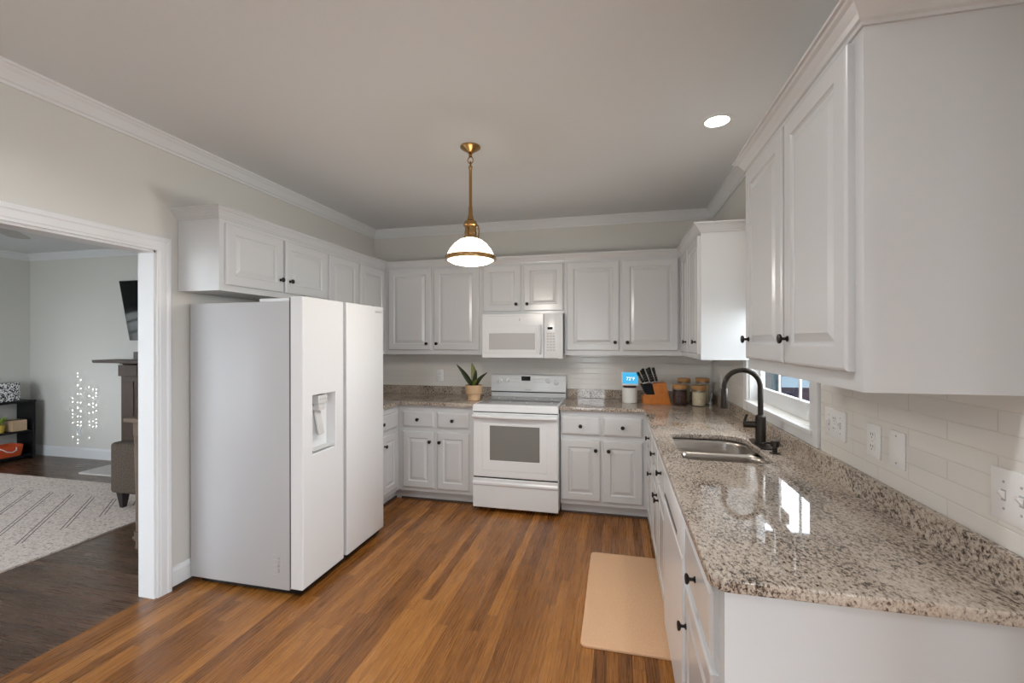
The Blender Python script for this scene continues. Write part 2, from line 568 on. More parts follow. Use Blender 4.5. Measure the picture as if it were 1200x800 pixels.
def sweep(bm, path, prof, upv=(0, 0, 1), closed=False, flip=False):
    """profile (out, h) swept along a planar path with mitred corners; out = up x dir (left of the path)."""
    t = bmesh.new()
    up_ = Vector(upv)
    P = [Vector(p) for p in path]
    n = len(P)
    rings = []
    for i in range(n):
        d1 = (P[i] - P[i - 1]).normalized() if (i > 0 or closed) else None
        d2 = (P[(i + 1) % n] - P[i]).normalized() if (i < n - 1 or closed) else None
        if d1 is None: d1 = d2
        if d2 is None: d2 = d1
        n1, n2 = up_.cross(d1), up_.cross(d2)
        if flip:
            n1, n2 = -n1, -n2
        m = (n1 + n2) / (1 + n1.dot(n2))
        rings.append([t.verts.new(P[i] + m * o + up_ * h) for o, h in prof])
    k = len(prof)
    pairs = list(zip(rings, rings[1:])) + ([(rings[-1], rings[0])] if closed else [])
    for a, b in pairs:
        for i in range(k):
            j = (i + 1) % k
            t.faces.new((a[i], a[j], b[j], b[i]))
    if not closed:
        t.faces.new(rings[0]); t.faces.new(list(reversed(rings[-1])))
    bmesh.ops.recalc_face_normals(t, faces=t.faces)
    join(bm, t)
    return bm


def rounded(x0, x1, y0, y1, r, seg=6):
    """rounded rectangle outline, r may be a 4-tuple for corners (x1y1, x0y1, x0y0, x1y0)."""
    if not isinstance(r, (tuple, list)):
        r = (r,) * 4
    pts = []
    for (cx, cy, a0, rr) in ((x1, y1, 0, r[0]), (x0, y1, 90, r[1]), (x0, y0, 180, r[2]), (x1, y0, 270, r[3])):
        sx, sy = (-1 if cx == x1 else 1), (-1 if cy == y1 else 1)
        if rr < 1e-5:
            pts.append((cx, cy)); continue
        for i in range(seg + 1):
            a = math.radians(a0 + 90 * i / seg)
            pts.append((cx + sx * rr + rr * math.cos(a), cy + sy * rr + rr * math.sin(a)))
    return pts


def loft(bm, loops, cap0=True, cap1=True):
    t = bmesh.new()
    R = [[t.verts.new(p) for p in lp] for lp in loops]
    n = len(R[0])
    for a, b in zip(R, R[1:]):
        for i in range(n):
            j = (i + 1) % n
            t.faces.new((a[i], a[j], b[j], b[i]))
    if cap0: t.faces.new(list(reversed(R[0])))
    if cap1: t.faces.new(R[-1])
    bmesh.ops.recalc_face_normals(t, faces=t.faces)
    join(bm, t)
    return bm


def obj(name, bm, m, parent=None, smooth=False, loc=None):
    me = bpy.data.meshes.new(name)
    bm.to_mesh(me)
    bm.free()
    me.materials.append(m)
    if smooth:
        for p in me.polygons:
            p.use_smooth = True
        me.set_sharp_from_angle(angle=math.radians(smooth if smooth is not True else 40))
    o = bpy.data.objects.new(name, me)
    COL.objects.link(o)
    if parent:
        o.parent = parent
    if loc:
        o.location = loc
    return o


def tag(o, label, cat, group=None):
    o['label'] = label
    o['category'] = cat
    if group:
        o['group'] = group
    return o


def thing(name, label, cat, loc=(0, 0, 0), rotz=0.0, group=None):
    o = bpy.data.objects.new(name, None)
    o.empty_display_size = 0.1
    COL.objects.link(o)
    o.location = loc
    o.rotation_euler = (0, 0, rotz)
    return tag(o, label, cat, group)


def struct(name, bm, m, parent=None, smooth=False):
    o = obj(name, bm, m, parent, smooth)
    if not parent:
        o['kind'] = 'structure'
    return o


def text_mesh(name, s, size, m, parent, loc, rot, depth=0.0006):
    c = bpy.data.curves.new('txt', 'FONT')
    c.body = s
    c.size = size
    c.align_x = 'CENTER'
    c.align_y = 'CENTER'
    c.extrude = depth
    t = bpy.data.objects.new('txt', c)
    COL.objects.link(t)
    bpy.context.view_layer.update()
    me = bpy.data.meshes.new_from_object(t)
    bpy.data.objects.remove(t)
    bpy.data.curves.remove(c)
    me.materials.clear()
    me.materials.append(m)
    o = bpy.data.objects.new(name, me)
    COL.objects.link(o)
    o.parent = parent
    o.location = loc
    o.rotation_euler = rot
    return o


def slab(name, outer, holes, z0, z1, m, parent, bev=0.004):
    """flat slab with holes from 2-D outlines, eased edges."""
    c = bpy.data.curves.new('slab', 'CURVE')
    c.dimensions = '2D'
    c.fill_mode = 'BOTH'
    c.extrude = (z1 - z0) / 2 - bev
    c.bevel_depth = bev
    c.bevel_resolution = 3
    c.offset = -bev
    for lp in [outer] + holes:
        s = c.splines.new('POLY')
        s.points.add(len(lp) - 1)
        for i, p in enumerate(lp):
            s.points[i].co = (p[0], p[1], 0, 1)
        s.use_cyclic_u = True
    t = bpy.data.objects.new('slab', c)
    COL.objects.link(t)
    bpy.context.view_layer.update()
    me = bpy.data.meshes.new_from_object(t)
    bpy.data.objects.remove(t)
    bpy.data.curves.remove(c)
    for p_ in me.polygons:
        p_.use_smooth = abs(p_.normal.z) < 0.999
    me.set_sharp_from_angle(angle=math.radians(25))
    me.transform(Matrix.Translation((0, 0, (z0 + z1) / 2)))
    me.materials.clear()
    me.materials.append(m)
    o = bpy.data.objects.new(name, me)
    COL.objects.link(o)
    if parent:
        o.parent = parent
    return o


# ------------------------------------------------------------------ the room shell
W = 3.4215          # right kitchen wall
CH = 2.655          # ceiling
YR = -7.6           # rear wall of the breakfast end
XE = 5.6            # its right wall
YJ = -3.55          # where the right kitchen wall ends
LX, LY, LR, LH = -4.9, -0.15, -5.5, 2.60     # living room
OP0, OP1, OPZ = -2.345, -3.022, 1.985            # opening to the living room

b = nb(); prism(b, [(-0.06, YR - 0.12), (XE, YR - 0.12), (XE, YJ), (W, YJ), (W, 0), (-0.06, 0)], 'z', -0.05, 0.0); struct('floor', b, FLOORM)
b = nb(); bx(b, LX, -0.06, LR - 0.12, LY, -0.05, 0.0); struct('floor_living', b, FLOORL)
b = nb(); prism(b, [(0, YR), (XE, YR), (XE, YJ), (W, YJ), (W, 0), (0, 0)], 'z', CH, CH + 0.1); struct('ceiling', b, CEILP)
b = nb(); bx(b, LX, -0.11, LR, LY, LH, LH + 0.1); struct('ceiling_living', b, CEILP)
b = nb(); bx(b, -0.11, W + 0.09, 0.0, 0.12, 0, CH + 0.1); struct('wall_back', b, WALLP)
b = nb()
bx(b, -0.11, 0, OP0, 0.0, 0, CH + 0.1)
bx(b, -0.11, 0, OP1, OP0, OPZ, CH + 0.1)
bx(b, -0.11, 0, YR - 0.1, OP1, 0, CH + 0.1)
struct('wall_left', b, WALLP)
WY0, WY1, WZ0, WZ1 = -1.12, -2.105, 1.07, 1.72
b = nb()
bx(b, W, W + 0.09, WY0, 0.0, 0, CH + 0.1)
bx(b, W, W + 0.09, YJ, WY1, 0, CH + 0.1)
bx(b, W, W + 0.09, WY1, WY0, 0, WZ0)
bx(b, W, W + 0.09, WY1, WY0, WZ1, CH + 0.1)
struct('wall_right', b, WALLP)
b = nb(); bx(b, W + 0.09, XE + 0.1, YJ, YJ + 0.12, 0, CH + 0.1); struct('wall_return', b, WALLP)


def wall_holes(b, axis, c0, c1, u0, u1, z1, holes):
    """wall slab along u with rectangular holes (u0,u1,z0,z1)"""
    def put(a0, a1, q0, q1):
        if axis == 'y': bx(b, a0, a1, c0, c1, q0, q1)
        else: bx(b, c0, c1, a0, a1, q0, q1)
    cur = u0
    for h in sorted(holes):
        put(cur, h[0], 0, z1)
        if h[2] > 0.001: put(h[0], h[1], 0, h[2])
        put(h[0], h[1], h[3], z1)
        cur = h[1]
    put(cur, u1, 0, z1)


b = nb()
wall_holes(b, 'y', YR - 0.12, YR, -0.11, XE + 0.1, CH + 0.1, [(1.5, 2.3, 0.05, 2.15), (4.0, 4.6, 0.9, 2.05)])
struct('wall_rear', b, WALLP)
b = nb()
wall_holes(b, 'x', XE, XE + 0.12, YR - 0.1, YJ, CH + 0.1, [(-6.8, -4.2, 0.25, 2.35)])
struct('wall_east', b, WALLP)
b = nb()
wall_holes(b, 'x', LX - 0.12, LX, LR, LY, LH + 0.1, [(-2.15, -1.05, 0.80, 1.50)])
struct('wall_living_left', b, WALLP)
b = nb(); bx(b, LX - 0.12, -0.11, LY, LY + 0.12, 0, LH + 0.1); struct('wall_living_back', b, WALLP)
b = nb()
wall_holes(b, 'y', LR - 0.12, LR, LX - 0.12, -0.11, LH + 0.1, [(-4.1, -0.9, 0.5, 2.3)])
struct('wall_living_rear', b, WALLP)

# crown mouldings
CROWN = [(0, -0.081), (0.010, -0.081), (0.012, -0.069), (0.020, -0.064), (0.028, -0.052), (0.044, -0.030), (0.056, -0.020),
         (0.060, -0.014), (0.070, -0.011), (0.070, 0), (0, 0)]
b = nb()
sweep(b, [(0, YR, CH), (0, 0, CH), (W, 0, CH), (W, YJ, CH), (XE, YJ, CH), (XE, YR, CH)], CROWN, closed=True, flip=True)
struct('trim_1', b, TRIM)
b = nb()
sweep(b, [(LX, LR, LH), (LX, LY, LH), (-0.11, LY, LH), (-0.11, LR, LH)], CROWN, closed=True, flip=True)
struct('trim_2', b, TRIM)
# baseboards
BASE = [(0, 0), (0.015, 0), (0.015, 0.105), (0.011, 0.118), (0.006, 0.128), (0, 0.13)]
b = nb()
sweep(b, [(0, OP0 + 0.08, 0), (0, -0.02, 0)], BASE, flip=True)
sweep(b, [(0, YR, 0), (0, OP1 - 0.08, 0)], BASE, flip=True)
struct('baseboard_left', b, TRIM)
b = nb()
sweep(b, [(LX, LR, 0), (LX, LY, 0), (-3.05, LY, 0)], BASE, flip=True)
struct('baseboard_living', b, TRIM)
b = nb(); bx(b, 0.0, 0.016, OP0 + 0.081, -1.27, 0.0, 0.018); bx(b, 0.016, 0.022, OP0 + 0.081, -1.27, 0, 0.012)
struct('baseboard_shoe', b, MANTELM)
# cased opening to the living room
CAS = [(0, 0), (0, 0.012), (0.003, 0.014), (0.014, 0.014), (0.018, 0.0165), (0.052, 0.0175), (0.058, 0.021), (0.072, 0.022), (0.079, 0.020), (0.080, 0.0)]
b = nb()
sweep(b, [(0, OP0, 0), (0, OP0, OPZ), (0, OP1, OPZ), (0, OP1, 0)], CAS, upv=(1, 0, 0), flip=True)
sweep(b, [(-0.11, OP0, 0), (-0.11, OP0, OPZ), (-0.11, OP1, OPZ), (-0.11, OP1, 0)], CAS, upv=(-1, 0, 0))
bx(b, -0.112, 0.002, OP0 - 0.012, OP0, 0, OPZ)
bx(b, -0.112, 0.002, OP1, OP1 + 0.012, 0, OPZ)
bx(b, -0.112, 0.002, OP1, OP0, OPZ - 0.012, OPZ)
struct('door_1', b, TRIM)

# tile backsplash
b = nb()
bx(b, 0.021, W - 0.021, -0.006, 0, 0.9, 1.36)
struct('wall_tile_back', b, TILE)
b = nb()
bx(b, W - 0.006, W, -1.038, -0.0062, 0.9, 1.334)
bx(b, W - 0.006, W, YJ, -2.19, 0.9, 1.36)
bx(b, W - 0.006, W, -2.19, -1.038, 0.9, 0.998)
struct('wall_tile_right', b, TILE)

# sink window
b = nb()
xs = W - 0.018
# side and head casings (proud of the wall), stool, apron
bx(b, xs, W, -1.04, WY0, 0.999, 1.334, 0.003)
bx(b, xs, W, WY1, -2.185, 0.999, 1.72, 0.003)
bx(b, xs, W, -1.157, -2.185, 1.72, 1.80, 0.003)
bx(b, W - 0.014, W, WY0, WY1, 0.999, 1.045, 0.002)
bx(b, W - 0.030, W + 0.06, WY0 + 0.02, WY1 - 0.03, 1.047, 1.068, 0.004)
bx(b, W, W + 0.09, WY0 - 0.012, WY0, 1.068, WZ1)
bx(b, W, W + 0.09, WY1, WY1 + 0.012, 1.068, WZ1)
bx(b, W, W + 0.09, WY1 + 0.012, WY0 - 0.012, WZ1 - 0.012, WZ1)
win = struct('window_1', b, TRIM)
sy0, sy1 = WY0 - 0.012, WY1 + 0.012
b = nb()
ST = 0.030
for zb, zt, x in ((1.068, 1.46, W + 0.058), (1.435, 1.708, W + 0.030)):
    bx(b, x, x + 0.024, sy0, sy0 - ST, zb, zt)
    bx(b, x, x + 0.024, sy1, sy1 + ST, zb, zt)
    bx(b, x, x + 0.024, sy0, sy1, zb, zb + (0.09 if zb < 1.3 else 0.035))
    bx(b, x, x + 0.024, sy0, sy1, zt - 0.04, zt)
    for k in (1, 2):
        yy = sy0 - ST + (sy1 - sy0 + 2 * ST) * k / 3
        bx(b, x + 0.007, x + 0.017, yy - 0.007, yy + 0.007, zb, zt)
obj('sash', b, TRIM, win)
b = nb()
bx(b, W + 0.0695, W + 0.0715, sy0 - 0.02, sy1 + 0.02, 1.1, 1.44)
bx(b, W + 0.0415, W + 0.0435, sy0 - 0.02, sy1 + 0.02, 1.45, 1.69)
obj('glass_pane', b, GLASS, win)


def plain_window(n, axis, c, u0, u1, z0, z1, nx, nz, d):
    """frame, muntins and pane in a wall opening; d = direction into the room"""
    b = nb()
    def put(a0, a1, q0, q1, e0, e1):
        if axis == 'y': bx(b, a0, a1, c + d * e0, c + d * e1, q0, q1)
        else: bx(b, c + d * e0, c + d * e1, a0, a1, q0, q1)
    for a0, a1, q0, q1 in ((u0 - 0.08, u0, z0 - 0.08, z1 + 0.08), (u1, u1 + 0.08, z0 - 0.08, z1 + 0.08), (u0, u1, z1, z1 + 0.08), (u0, u1, z0 - 0.08, z0)):
        put(a0, a1, max(q0, 0.0), q1, 0, 0.02)
    for a0, a1, q0, q1 in ((u0, u0 + 0.05, z0, z1), (u1 - 0.05, u1, z0, z1), (u0, u1, z0, z0 + 0.05), (u0, u1, z1 - 0.05, z1)):
        put(a0, a1, q0, q1, -0.07, -0.03)
    for k in range(1, nx):
        u = u0 + (u1 - u0) * k / nx
        put(u - 0.012, u + 0.012, z0, z1, -0.065, -0.035)
    for k in range(1, nz):
        q = z0 + (z1 - z0) * k / nz
        put(u0, u1, q - 0.012, q + 0.012, -0.065, -0.035)
    o = struct('window_%d' % n, b, TRIM)
    b = nb()
    if axis == 'y': bx(b, u0 + 0.02, u1 - 0.02, c - d * 0.052, c - d * 0.049, z0 + 0.02, z1 - 0.02)
    else: bx(b, c - d * 0.052, c - d * 0.049, u0 + 0.02, u1 - 0.02, z0 + 0.02, z1 - 0.02)
    obj('glass_pane', b, GLASS, o)


plain_window(2, 'y', YR, 1.5, 2.3, 0.06, 2.15, 2, 1, 1)
plain_window(3, 'y', YR, 4.0, 4.6, 0.9, 2.05, 2, 3, 1)
plain_window(4, 'x', LX, -2.15, -1.05, 0.80, 1.50, 4, 4, 1)
plain_window(6, 'x', XE, -6.8, -4.2, 0.25, 2.35, 3, 2, -1)
plain_window(5, 'y', LR, -4.1, -0.9, 0.5, 2.3, 4, 3, 1)

# an added unseen perforated blind hangs in part of the living room rear window; an added spot throws light specks through its holes
def speck_mask():
    b = nb()
    yb0, yb1, z0, z1 = LR - 0.020, LR - 0.017, 1.15, 2.25
    cols = [(-3.98, 1.66, 1.90), (-3.945, 1.60, 1.99), (-3.925, 1.72, 1.98), (-3.868, 1.66, 1.93), (-3.842, 1.70, 1.95), (-3.820, 1.72, 1.92)]
    rnd = random.Random(4)
    x = -4.09
    hw = 0.0032
    for cx, a, e in cols:
        bx(b, x, cx - hw, yb0, yb1, z0, z1)
        z = z0
        q = a
        while q < e:
            hh = rnd.choice((0.002, 0.0028, 0.004))
            bx(b, cx - hw, cx + hw, yb0, yb1, z, q - hh)
            z = q + hh
            q += rnd.choice((0.018, 0.028, 0.044))
        bx(b, cx - hw, cx + hw, yb0, yb1, z, z1)
        x = cx + hw
    bx(b, x, -3.62, yb0, yb1, z0, z1)
    return b


w5 = bpy.data.objects['window_5']
obj('speck_mask_panel', speck_mask(), PLATE, w5)
l = bpy.data.lights.new('speck_spot', 'SPOT')  # added spot behind the panel, only for the wall specks
l.energy = 20000; l.spot_size = math.radians(6.0); l.spot_blend = 0.0; l.shadow_soft_size = 0.0; l.color = (1, 0.97, 0.9)
lo = bpy.data.objects.new('speck_spot', l); COL.objects.link(lo)
lo.location = (-3.86, -9.2, 2.62)
lo.rotation_euler = (Vector((-3.90, LR, 1.80)) - Vector(lo.location)).to_track_quat('-Z', 'Y').to_euler()

# outdoors beyond the sink window
b = nb(); bx(b, -45, 70, -3.5, 17.6, -0.72, -0.62); struct('ground_yard', b, ASPHALT)
b = nb(); bx(b, -45, 70, -60, -3.5, -0.72, -0.62); struct('ground_bounce', b, BOUNCE_GROUND)  # unseen ground made pale to bounce sky light up to the ceiling
b = nb(); bx(b, -45, 70, 17.6, 90, -0.72, -0.62); struct('ground_driveway', b, DRIVE)


# ------------------------------------------------------------------ cabinets
def door_bm(w_, h_, y, stile=0.058, t=0.02):
    """raised panel door, centred on x=0..w, z=0..h, back at y, front at y-t"""
    b = nb()
    L_ = []
    for ins, dep in ((0, 0), (0, t - 0.005), (0.003, t - 0.002), (0.008, t), (stile, t), (stile + 0.003, t - 0.004), (stile + 0.008, t - 0.008),
                     (stile + 0.014, t - 0.008), (stile + 0.036, t - 0.001), (stile + 0.037, t - 0.0005)):
        L_.append([(ins, y - dep, ins), (w_ - ins, y - dep, ins), (w_ - ins, y - dep, h_ - ins), (ins, y - dep, h_ - ins)])
    loft(b, L_)
    return b


def drawer_bm(w_, h_, y, t=0.02):
    b = nb()
    L_ = []
    for ins, dep in ((0, 0), (0, t - 0.007), (0.003, t - 0.0045), (0.010, t - 0.002), (0.014, t)):
        L_.append([(ins, y - dep, ins), (w_ - ins, y - dep, ins), (w_ - ins, y - dep, h_ - ins), (ins, y - dep, h_ - ins)])
    loft(b, L_)
    return b


_knob = None


def knob(parent, loc):
    global _knob
    if _knob is None:
        b = nb()
        lathe(b, [(0.0095, 0), (0.0095, 0.003), (0.005, 0.006), (0.005, 0.016), (0.012, 0.019), (0.0155, 0.022), (0.0155, 0.027), (0.012, 0.029)], 20, axis='y')
        me = bpy.data.meshes.new('knob')
        b.to_mesh(me); b.free()
        me.materials.append(KNOBM)
        for p in me.polygons: p.use_smooth = True
        me.set_sharp_from_angle(angle=math.radians(35))
        _knob = me
    o = bpy.data.objects.new('knob', _knob)
    COL.objects.link(o)
    o.parent = parent
    o.location = loc
    return o


def add_door(root, x0, x1, z0, z1, face, kx=None, kz=None, stile=0.058):
    o = obj('door', door_bm(x1 - x0, z1 - z0, 0, stile), WHITE, root, loc=(x0, face, z0))
    if kx is not None:
        knob(o, (kx - x0, -0.02, kz - z0))
    return o


def add_drawer(root, x0, x1, z0, z1, face, kn=True):
    o = obj('drawer', drawer_bm(x1 - x0, z1 - z0, 0), WHITE, root, loc=(x0, face, z0))
    if kn:
        knob(o, ((x1 - x0) / 2, -0.02, (z1 - z0) / 2))
    return o


CABCROWN = [(0, -0.062), (0.006, -0.062), (0.008, -0.054), (0.014, -0.050), (0.020, -0.040), (0.034, -0.022), (0.042, -0.016), (0.045, -0.010),
            (0.052, -0.008), (0.052, 0), (0, 0)]
ZC = 2.250      # top of the wall cabinet crown
UG = 'white raised panel wall cabinets'
BG = 'white raised panel base cabinets'
D = 0.305


def upper(name, label, loc, rotz, x0, x1, z0, z1=2.20):
    r = thing(name, label, 'cabinet', loc, rotz, UG)
    b = nb()
    bx(b, x0, x1, -D + 0.0185, -0.007, z0, z1)
    bx(b, x0, x1, -D, -D + 0.0185, z0, z1)
    obj('carcass', b, WHITE, r)
    return r


# back wall run (local = world)
u = upper('wall_cabinet', 'tall white two-door wall cabinet left of the microwave, above the potted plant', (0, 0, 0), 0, 0.3055, 1.319, 1.335)
add_door(u, 0.350, 0.807, 1.378, 2.172, -D, 0.765, 1.44)
add_door(u, 0.834, 1.293, 1.378, 2.172, -D, 0.868, 1.44)
b = nb(); sweep(b, [(0.305, -D, ZC), (1.319, -D, ZC)], CABCROWN, flip=True); obj('crown', b, WHITE, u)
u = upper('wall_cabinet', 'short white two-door wall cabinet directly above the microwave', (0, 0, 0), 0, 1.320, 2.103, 1.715)
add_door(u, 1.334, 1.699, 1.742, 2.172, -D, 1.660, 1.805)
add_door(u, 1.728, 2.094, 1.742, 2.172, -D, 1.764, 1.805)
b = nb(); sweep(b, [(1.320, -D, ZC), (2.103, -D, ZC)], CABCROWN, flip=True); obj('crown', b, WHITE, u)
u = upper('wall_cabinet', 'tall white two-door wall cabinet right of the microwave, above the knife block', (0, 0, 0), 0, 2.104, W - D - 0.0005, 1.335)
add_door(u, 2.128, 2.588, 1.378, 2.172, -D, 2.553, 1.45)
add_door(u, 2.621, 3.083, 1.378, 2.172, -D, 2.657, 1.45)
b = nb(); sweep(b, [(2.104, -D, ZC), (W - D, -D, ZC)], CABCROWN, flip=True); obj('crown', b, WHITE, u)

# left wall run: local x -> world +y, front faces +x (rotation +90)
RL = PI / 2
u = upper('wall_cabinet', 'white two-door wall cabinet over the front half of the refrigerator, end panel showing', (0, 0, 0), RL, -2.215, -1.231, 1.765)
add_door(u, -2.180, -1.722, 1.802, 2.166, -D, -1.752, 1.885)
add_door(u, -1.700, -1.248, 1.802, 2.166, -D, -1.660, 1.885)
b = nb(); sweep(b, [(-2.215, -0.001, ZC), (-2.215, -D, ZC), (-1.231, -D, ZC)], CABCROWN, flip=True); obj('crown', b, WHITE, u)
u = upper('wall_cabinet', 'white two-door corner wall cabinet on the left wall behind the refrigerator doors', (0, 0, 0), RL, -1.230, -0.0065, 1.335)
add_door(u, -1.214, -0.803, 1.378, 2.166, -D, -0.84, 1.44)
add_door(u, -0.767, -0.345, 1.378, 2.166, -D, -0.73, 1.44)
b = nb(); sweep(b, [(-1.230, -D, ZC), (-D, -D, ZC)], CABCROWN, flip=True); obj('crown', b, WHITE, u)

# right wall run: local x -> world -y, front faces -x (rotation -90 about x=W)
RR = -PI / 2
u = upper('wall_cabinet', 'white corner wall cabinet right of the knife block, bright end panel facing the camera', (W, 0, 0), RR, 0.0065, 1.155, 1.335)
add_door(u, 0.355, 0.685, 1.372, 2.172, -D, 0.640, 1.455)
add_door(u, 0.715, 1.135, 1.372, 2.172, -D, 1.070, 1.455)
b = nb(); sweep(b, [(D, -D, ZC), (1.155, -D, ZC), (1.155, -0.001, ZC)], CABCROWN, flip=True); obj('crown', b, WHITE, u)
u = upper('wall_cabinet', 'large white wall cabinet nearest the camera over the granite counter at right', (W, 0, 0), RR, 2.265, 3.168, 1.345, 2.20)
add_door(u, 2.285, 2.708, 1.390, 2.170, -D, 2.335, 1.47)
add_door(u, 2.726, 3.130, 1.390, 2.170, -D, 2.762, 1.47)
b = nb(); sweep(b, [(2.265, -0.001, ZC - 0.005), (2.265, -D, ZC - 0.005), (3.168, -D, ZC - 0.005), (3.168, -0.001, ZC - 0.005)], CABCROWN, flip=True); obj('crown', b, WHITE, u)


def base(name, label, loc, rotz, x0, x1, fx0=None, fx1=None, hollow=False, tk0=None, tk1=None, turn=None):
    """carcass from x0..x1 deep 0.61, face frame fx0..fx1"""
    r = thing(name, label, 'cabinet', loc, rotz, BG)
    fx0 = x0 if fx0 is None else fx0
    fx1 = x1 if fx1 is None else fx1
    tk0 = fx0 if tk0 is None else tk0
    tk1 = fx1 if tk1 is None else tk1
    b = nb()
    if hollow:
        bx(b, x0, x0 + 0.018, -0.590, -0.007, 0.10, 0.8835)
        bx(b, x1 - 0.018, x1, -0.590, -0.007, 0.10, 0.70)
        bx(b, x0 + 0.018, x1 - 0.018, -0.590, -0.007, 0.10, 0.118)
        bx(b, x0 + 0.018, x1 - 0.018, -0.020, -0.007, 0.118, 0.8835)
    else:
        bx(b, x0, x1, -0.590, -0.007, 0.10, 0.8835)
    bx(b, fx0, fx1, -0.610, -0.590, 0.10, 0.8835, 0.001)
    obj('carcass', b, WHITE, r)
    b = nb(); bx(b, tk0, tk1, -0.545, -0.530, 0.0, 0.0995)
    if turn:
        bx(b, turn[0], turn[1], -0.611, -0.545, 0.0, 0.0995)
    obj('toe_kick', b, WHITE, r)
    b = nb(); bx(b, tk0 if tk0 == fx0 else tk0 + 0.012, tk1 if tk1 == fx1 else tk1 - 0.012, -0.557, -0.5452, 0.0, 0.017); obj('shoe_moulding', b, MANTELM, r)
    return r


F = -0.61
c = base('base_cabinet', 'white base cabinet with two drawers and two doors left of the range', (0, 0, 0), 0, 0.6115, 1.345)
for x0, x1, kx in ((0.660, 0.963, 0.930), (0.996, 1.296, 1.024)):
    add_drawer(c, x0, x1, 0.686, 0.826, F)
    add_door(c, x0, x1, 0.137, 0.646, F, kx, 0.560)
c = base('base_cabinet', 'white base cabinet with two drawers and two doors right of the range, under the canister', (0, 0, 0), 0, 2.102, W - 0.6115)
for x0, x1, kx in ((2.113, 2.432, 2.397), (2.456, 2.767, 2.500)):
    add_drawer(c, x0, x1, 0.682, 0.834, F)
    add_door(c, x0, x1, 0.137, 0.640, F, kx, 0.563)
c = base('base_cabinet', 'white corner base cabinet on the left wall, mostly hidden by the refrigerator', (0, 0, 0), RL, -1.255, -0.0065, -1.255, -0.61, tk1=-0.530, turn=(-0.545, -0.530))
add_drawer(c, -1.225, -0.665, 0.686, 0.826, F)
add_door(c, -1.225, -0.960, 0.137, 0.646, F, -0.99, 0.56)
add_door(c, -0.930, -0.665, 0.137, 0.646, F, -0.90, 0.56)
c = base('base_cabinet', 'white corner base cabinet on the right run between the back corner and the sink base', (W, 0, 0), RR, 0.0065, 1.269, 0.61, 1.269, tk0=0.530, turn=(0.530, 0.545))
add_drawer(c, 0.830, 1.250, 0.690, 0.845, F)
add_door(c, 0.830, 1.250, 0.137, 0.650, F, 1.205, 0.562)
c = base('base_cabinet', 'white sink base cabinet with two small drawer fronts above paired doors, beside the dishwasher', (W, 0, 0), RR, 1.270, 2.102, hollow=True)
for x0, x1, kx in ((1.290, 1.680, 1.645), (1.700, 2.090, 1.735)):
    add_drawer(c, x0, x1, 0.690, 0.845, F)
    add_door(c, x0, x1, 0.137, 0.650, F, kx, 0.568)
c = base('base_cabinet', 'narrow white base cabinet with drawer and door at the near end of the right counter', (W, 0, 0), RR, 2.703, 3.190)
add_drawer(c, 2.715, 3.150, 0.668, 0.838, F)
add_door(c, 2.715, 3.150, 0.137, 0.630, F, 2.752, 0.50)
b = nb(); bx(b, 3.190, 3.208, -0.610, -0.007, 0.0, 0.8835, 0.001); obj('end_panel', b, WHITE, c)

# counters
c = thing('granite_countertop', 'speckled beige granite L-shaped countertop left of the range, under the potted plant', 'countertop', group='granite countertops')
slab('worktop', [(0.001, -0.007), (0.001, -1.257), (0.640, -1.257), (0.640, -0.645), (1.346, -0.645), (1.346, -0.007)], [], 0.884, 0.914, GRANITE, c)
b = nb()
bx(b, 0.021, 1.346, -0.026, -0.0065, 0.914, 0.998, 0.002)
bx(b, 0.001, 0.021, -1.257, -0.0065, 0.914, 0.998, 0.002)
obj('backsplash', b, GRANITE, c)
c = thing('granite_countertop', 'long speckled beige granite countertop along the right wall around the sink', 'countertop', group='granite countertops')
X0 = W - 0.645
out = [(W - 0.007, -0.007), (2.099, -0.007), (2.099, -0.645), (X0, -0.645)] + \
      [(X0 + 0.045 - 0.045 * math.cos(a), -3.238 + 0.045 - 0.045 * math.sin(a)) for a in [PI / 2 * i / 6 for i in range(7)]] + [(W - 0.007, -3.238)]
SX0, SX1, SY0, SY1 = 2.872, 3.262, -2.155, -1.545
hole = rounded(SX0, SX1, SY0, SY1, (0.11, 0.03, 0.05, 0.07), 8)
slab('worktop', out, [hole], 0.884, 0.914, GRANITE, c, 0.005)
b = nb()
bx(b, 2.099, W - 0.0265, -0.026, -0.0065, 0.914, 0.998, 0.002)
bx(b, W - 0.0265, W - 0.0065, -3.238, -0.0065, 0.914, 0.998, 0.002)
obj('backsplash', b, GRANITE, c)

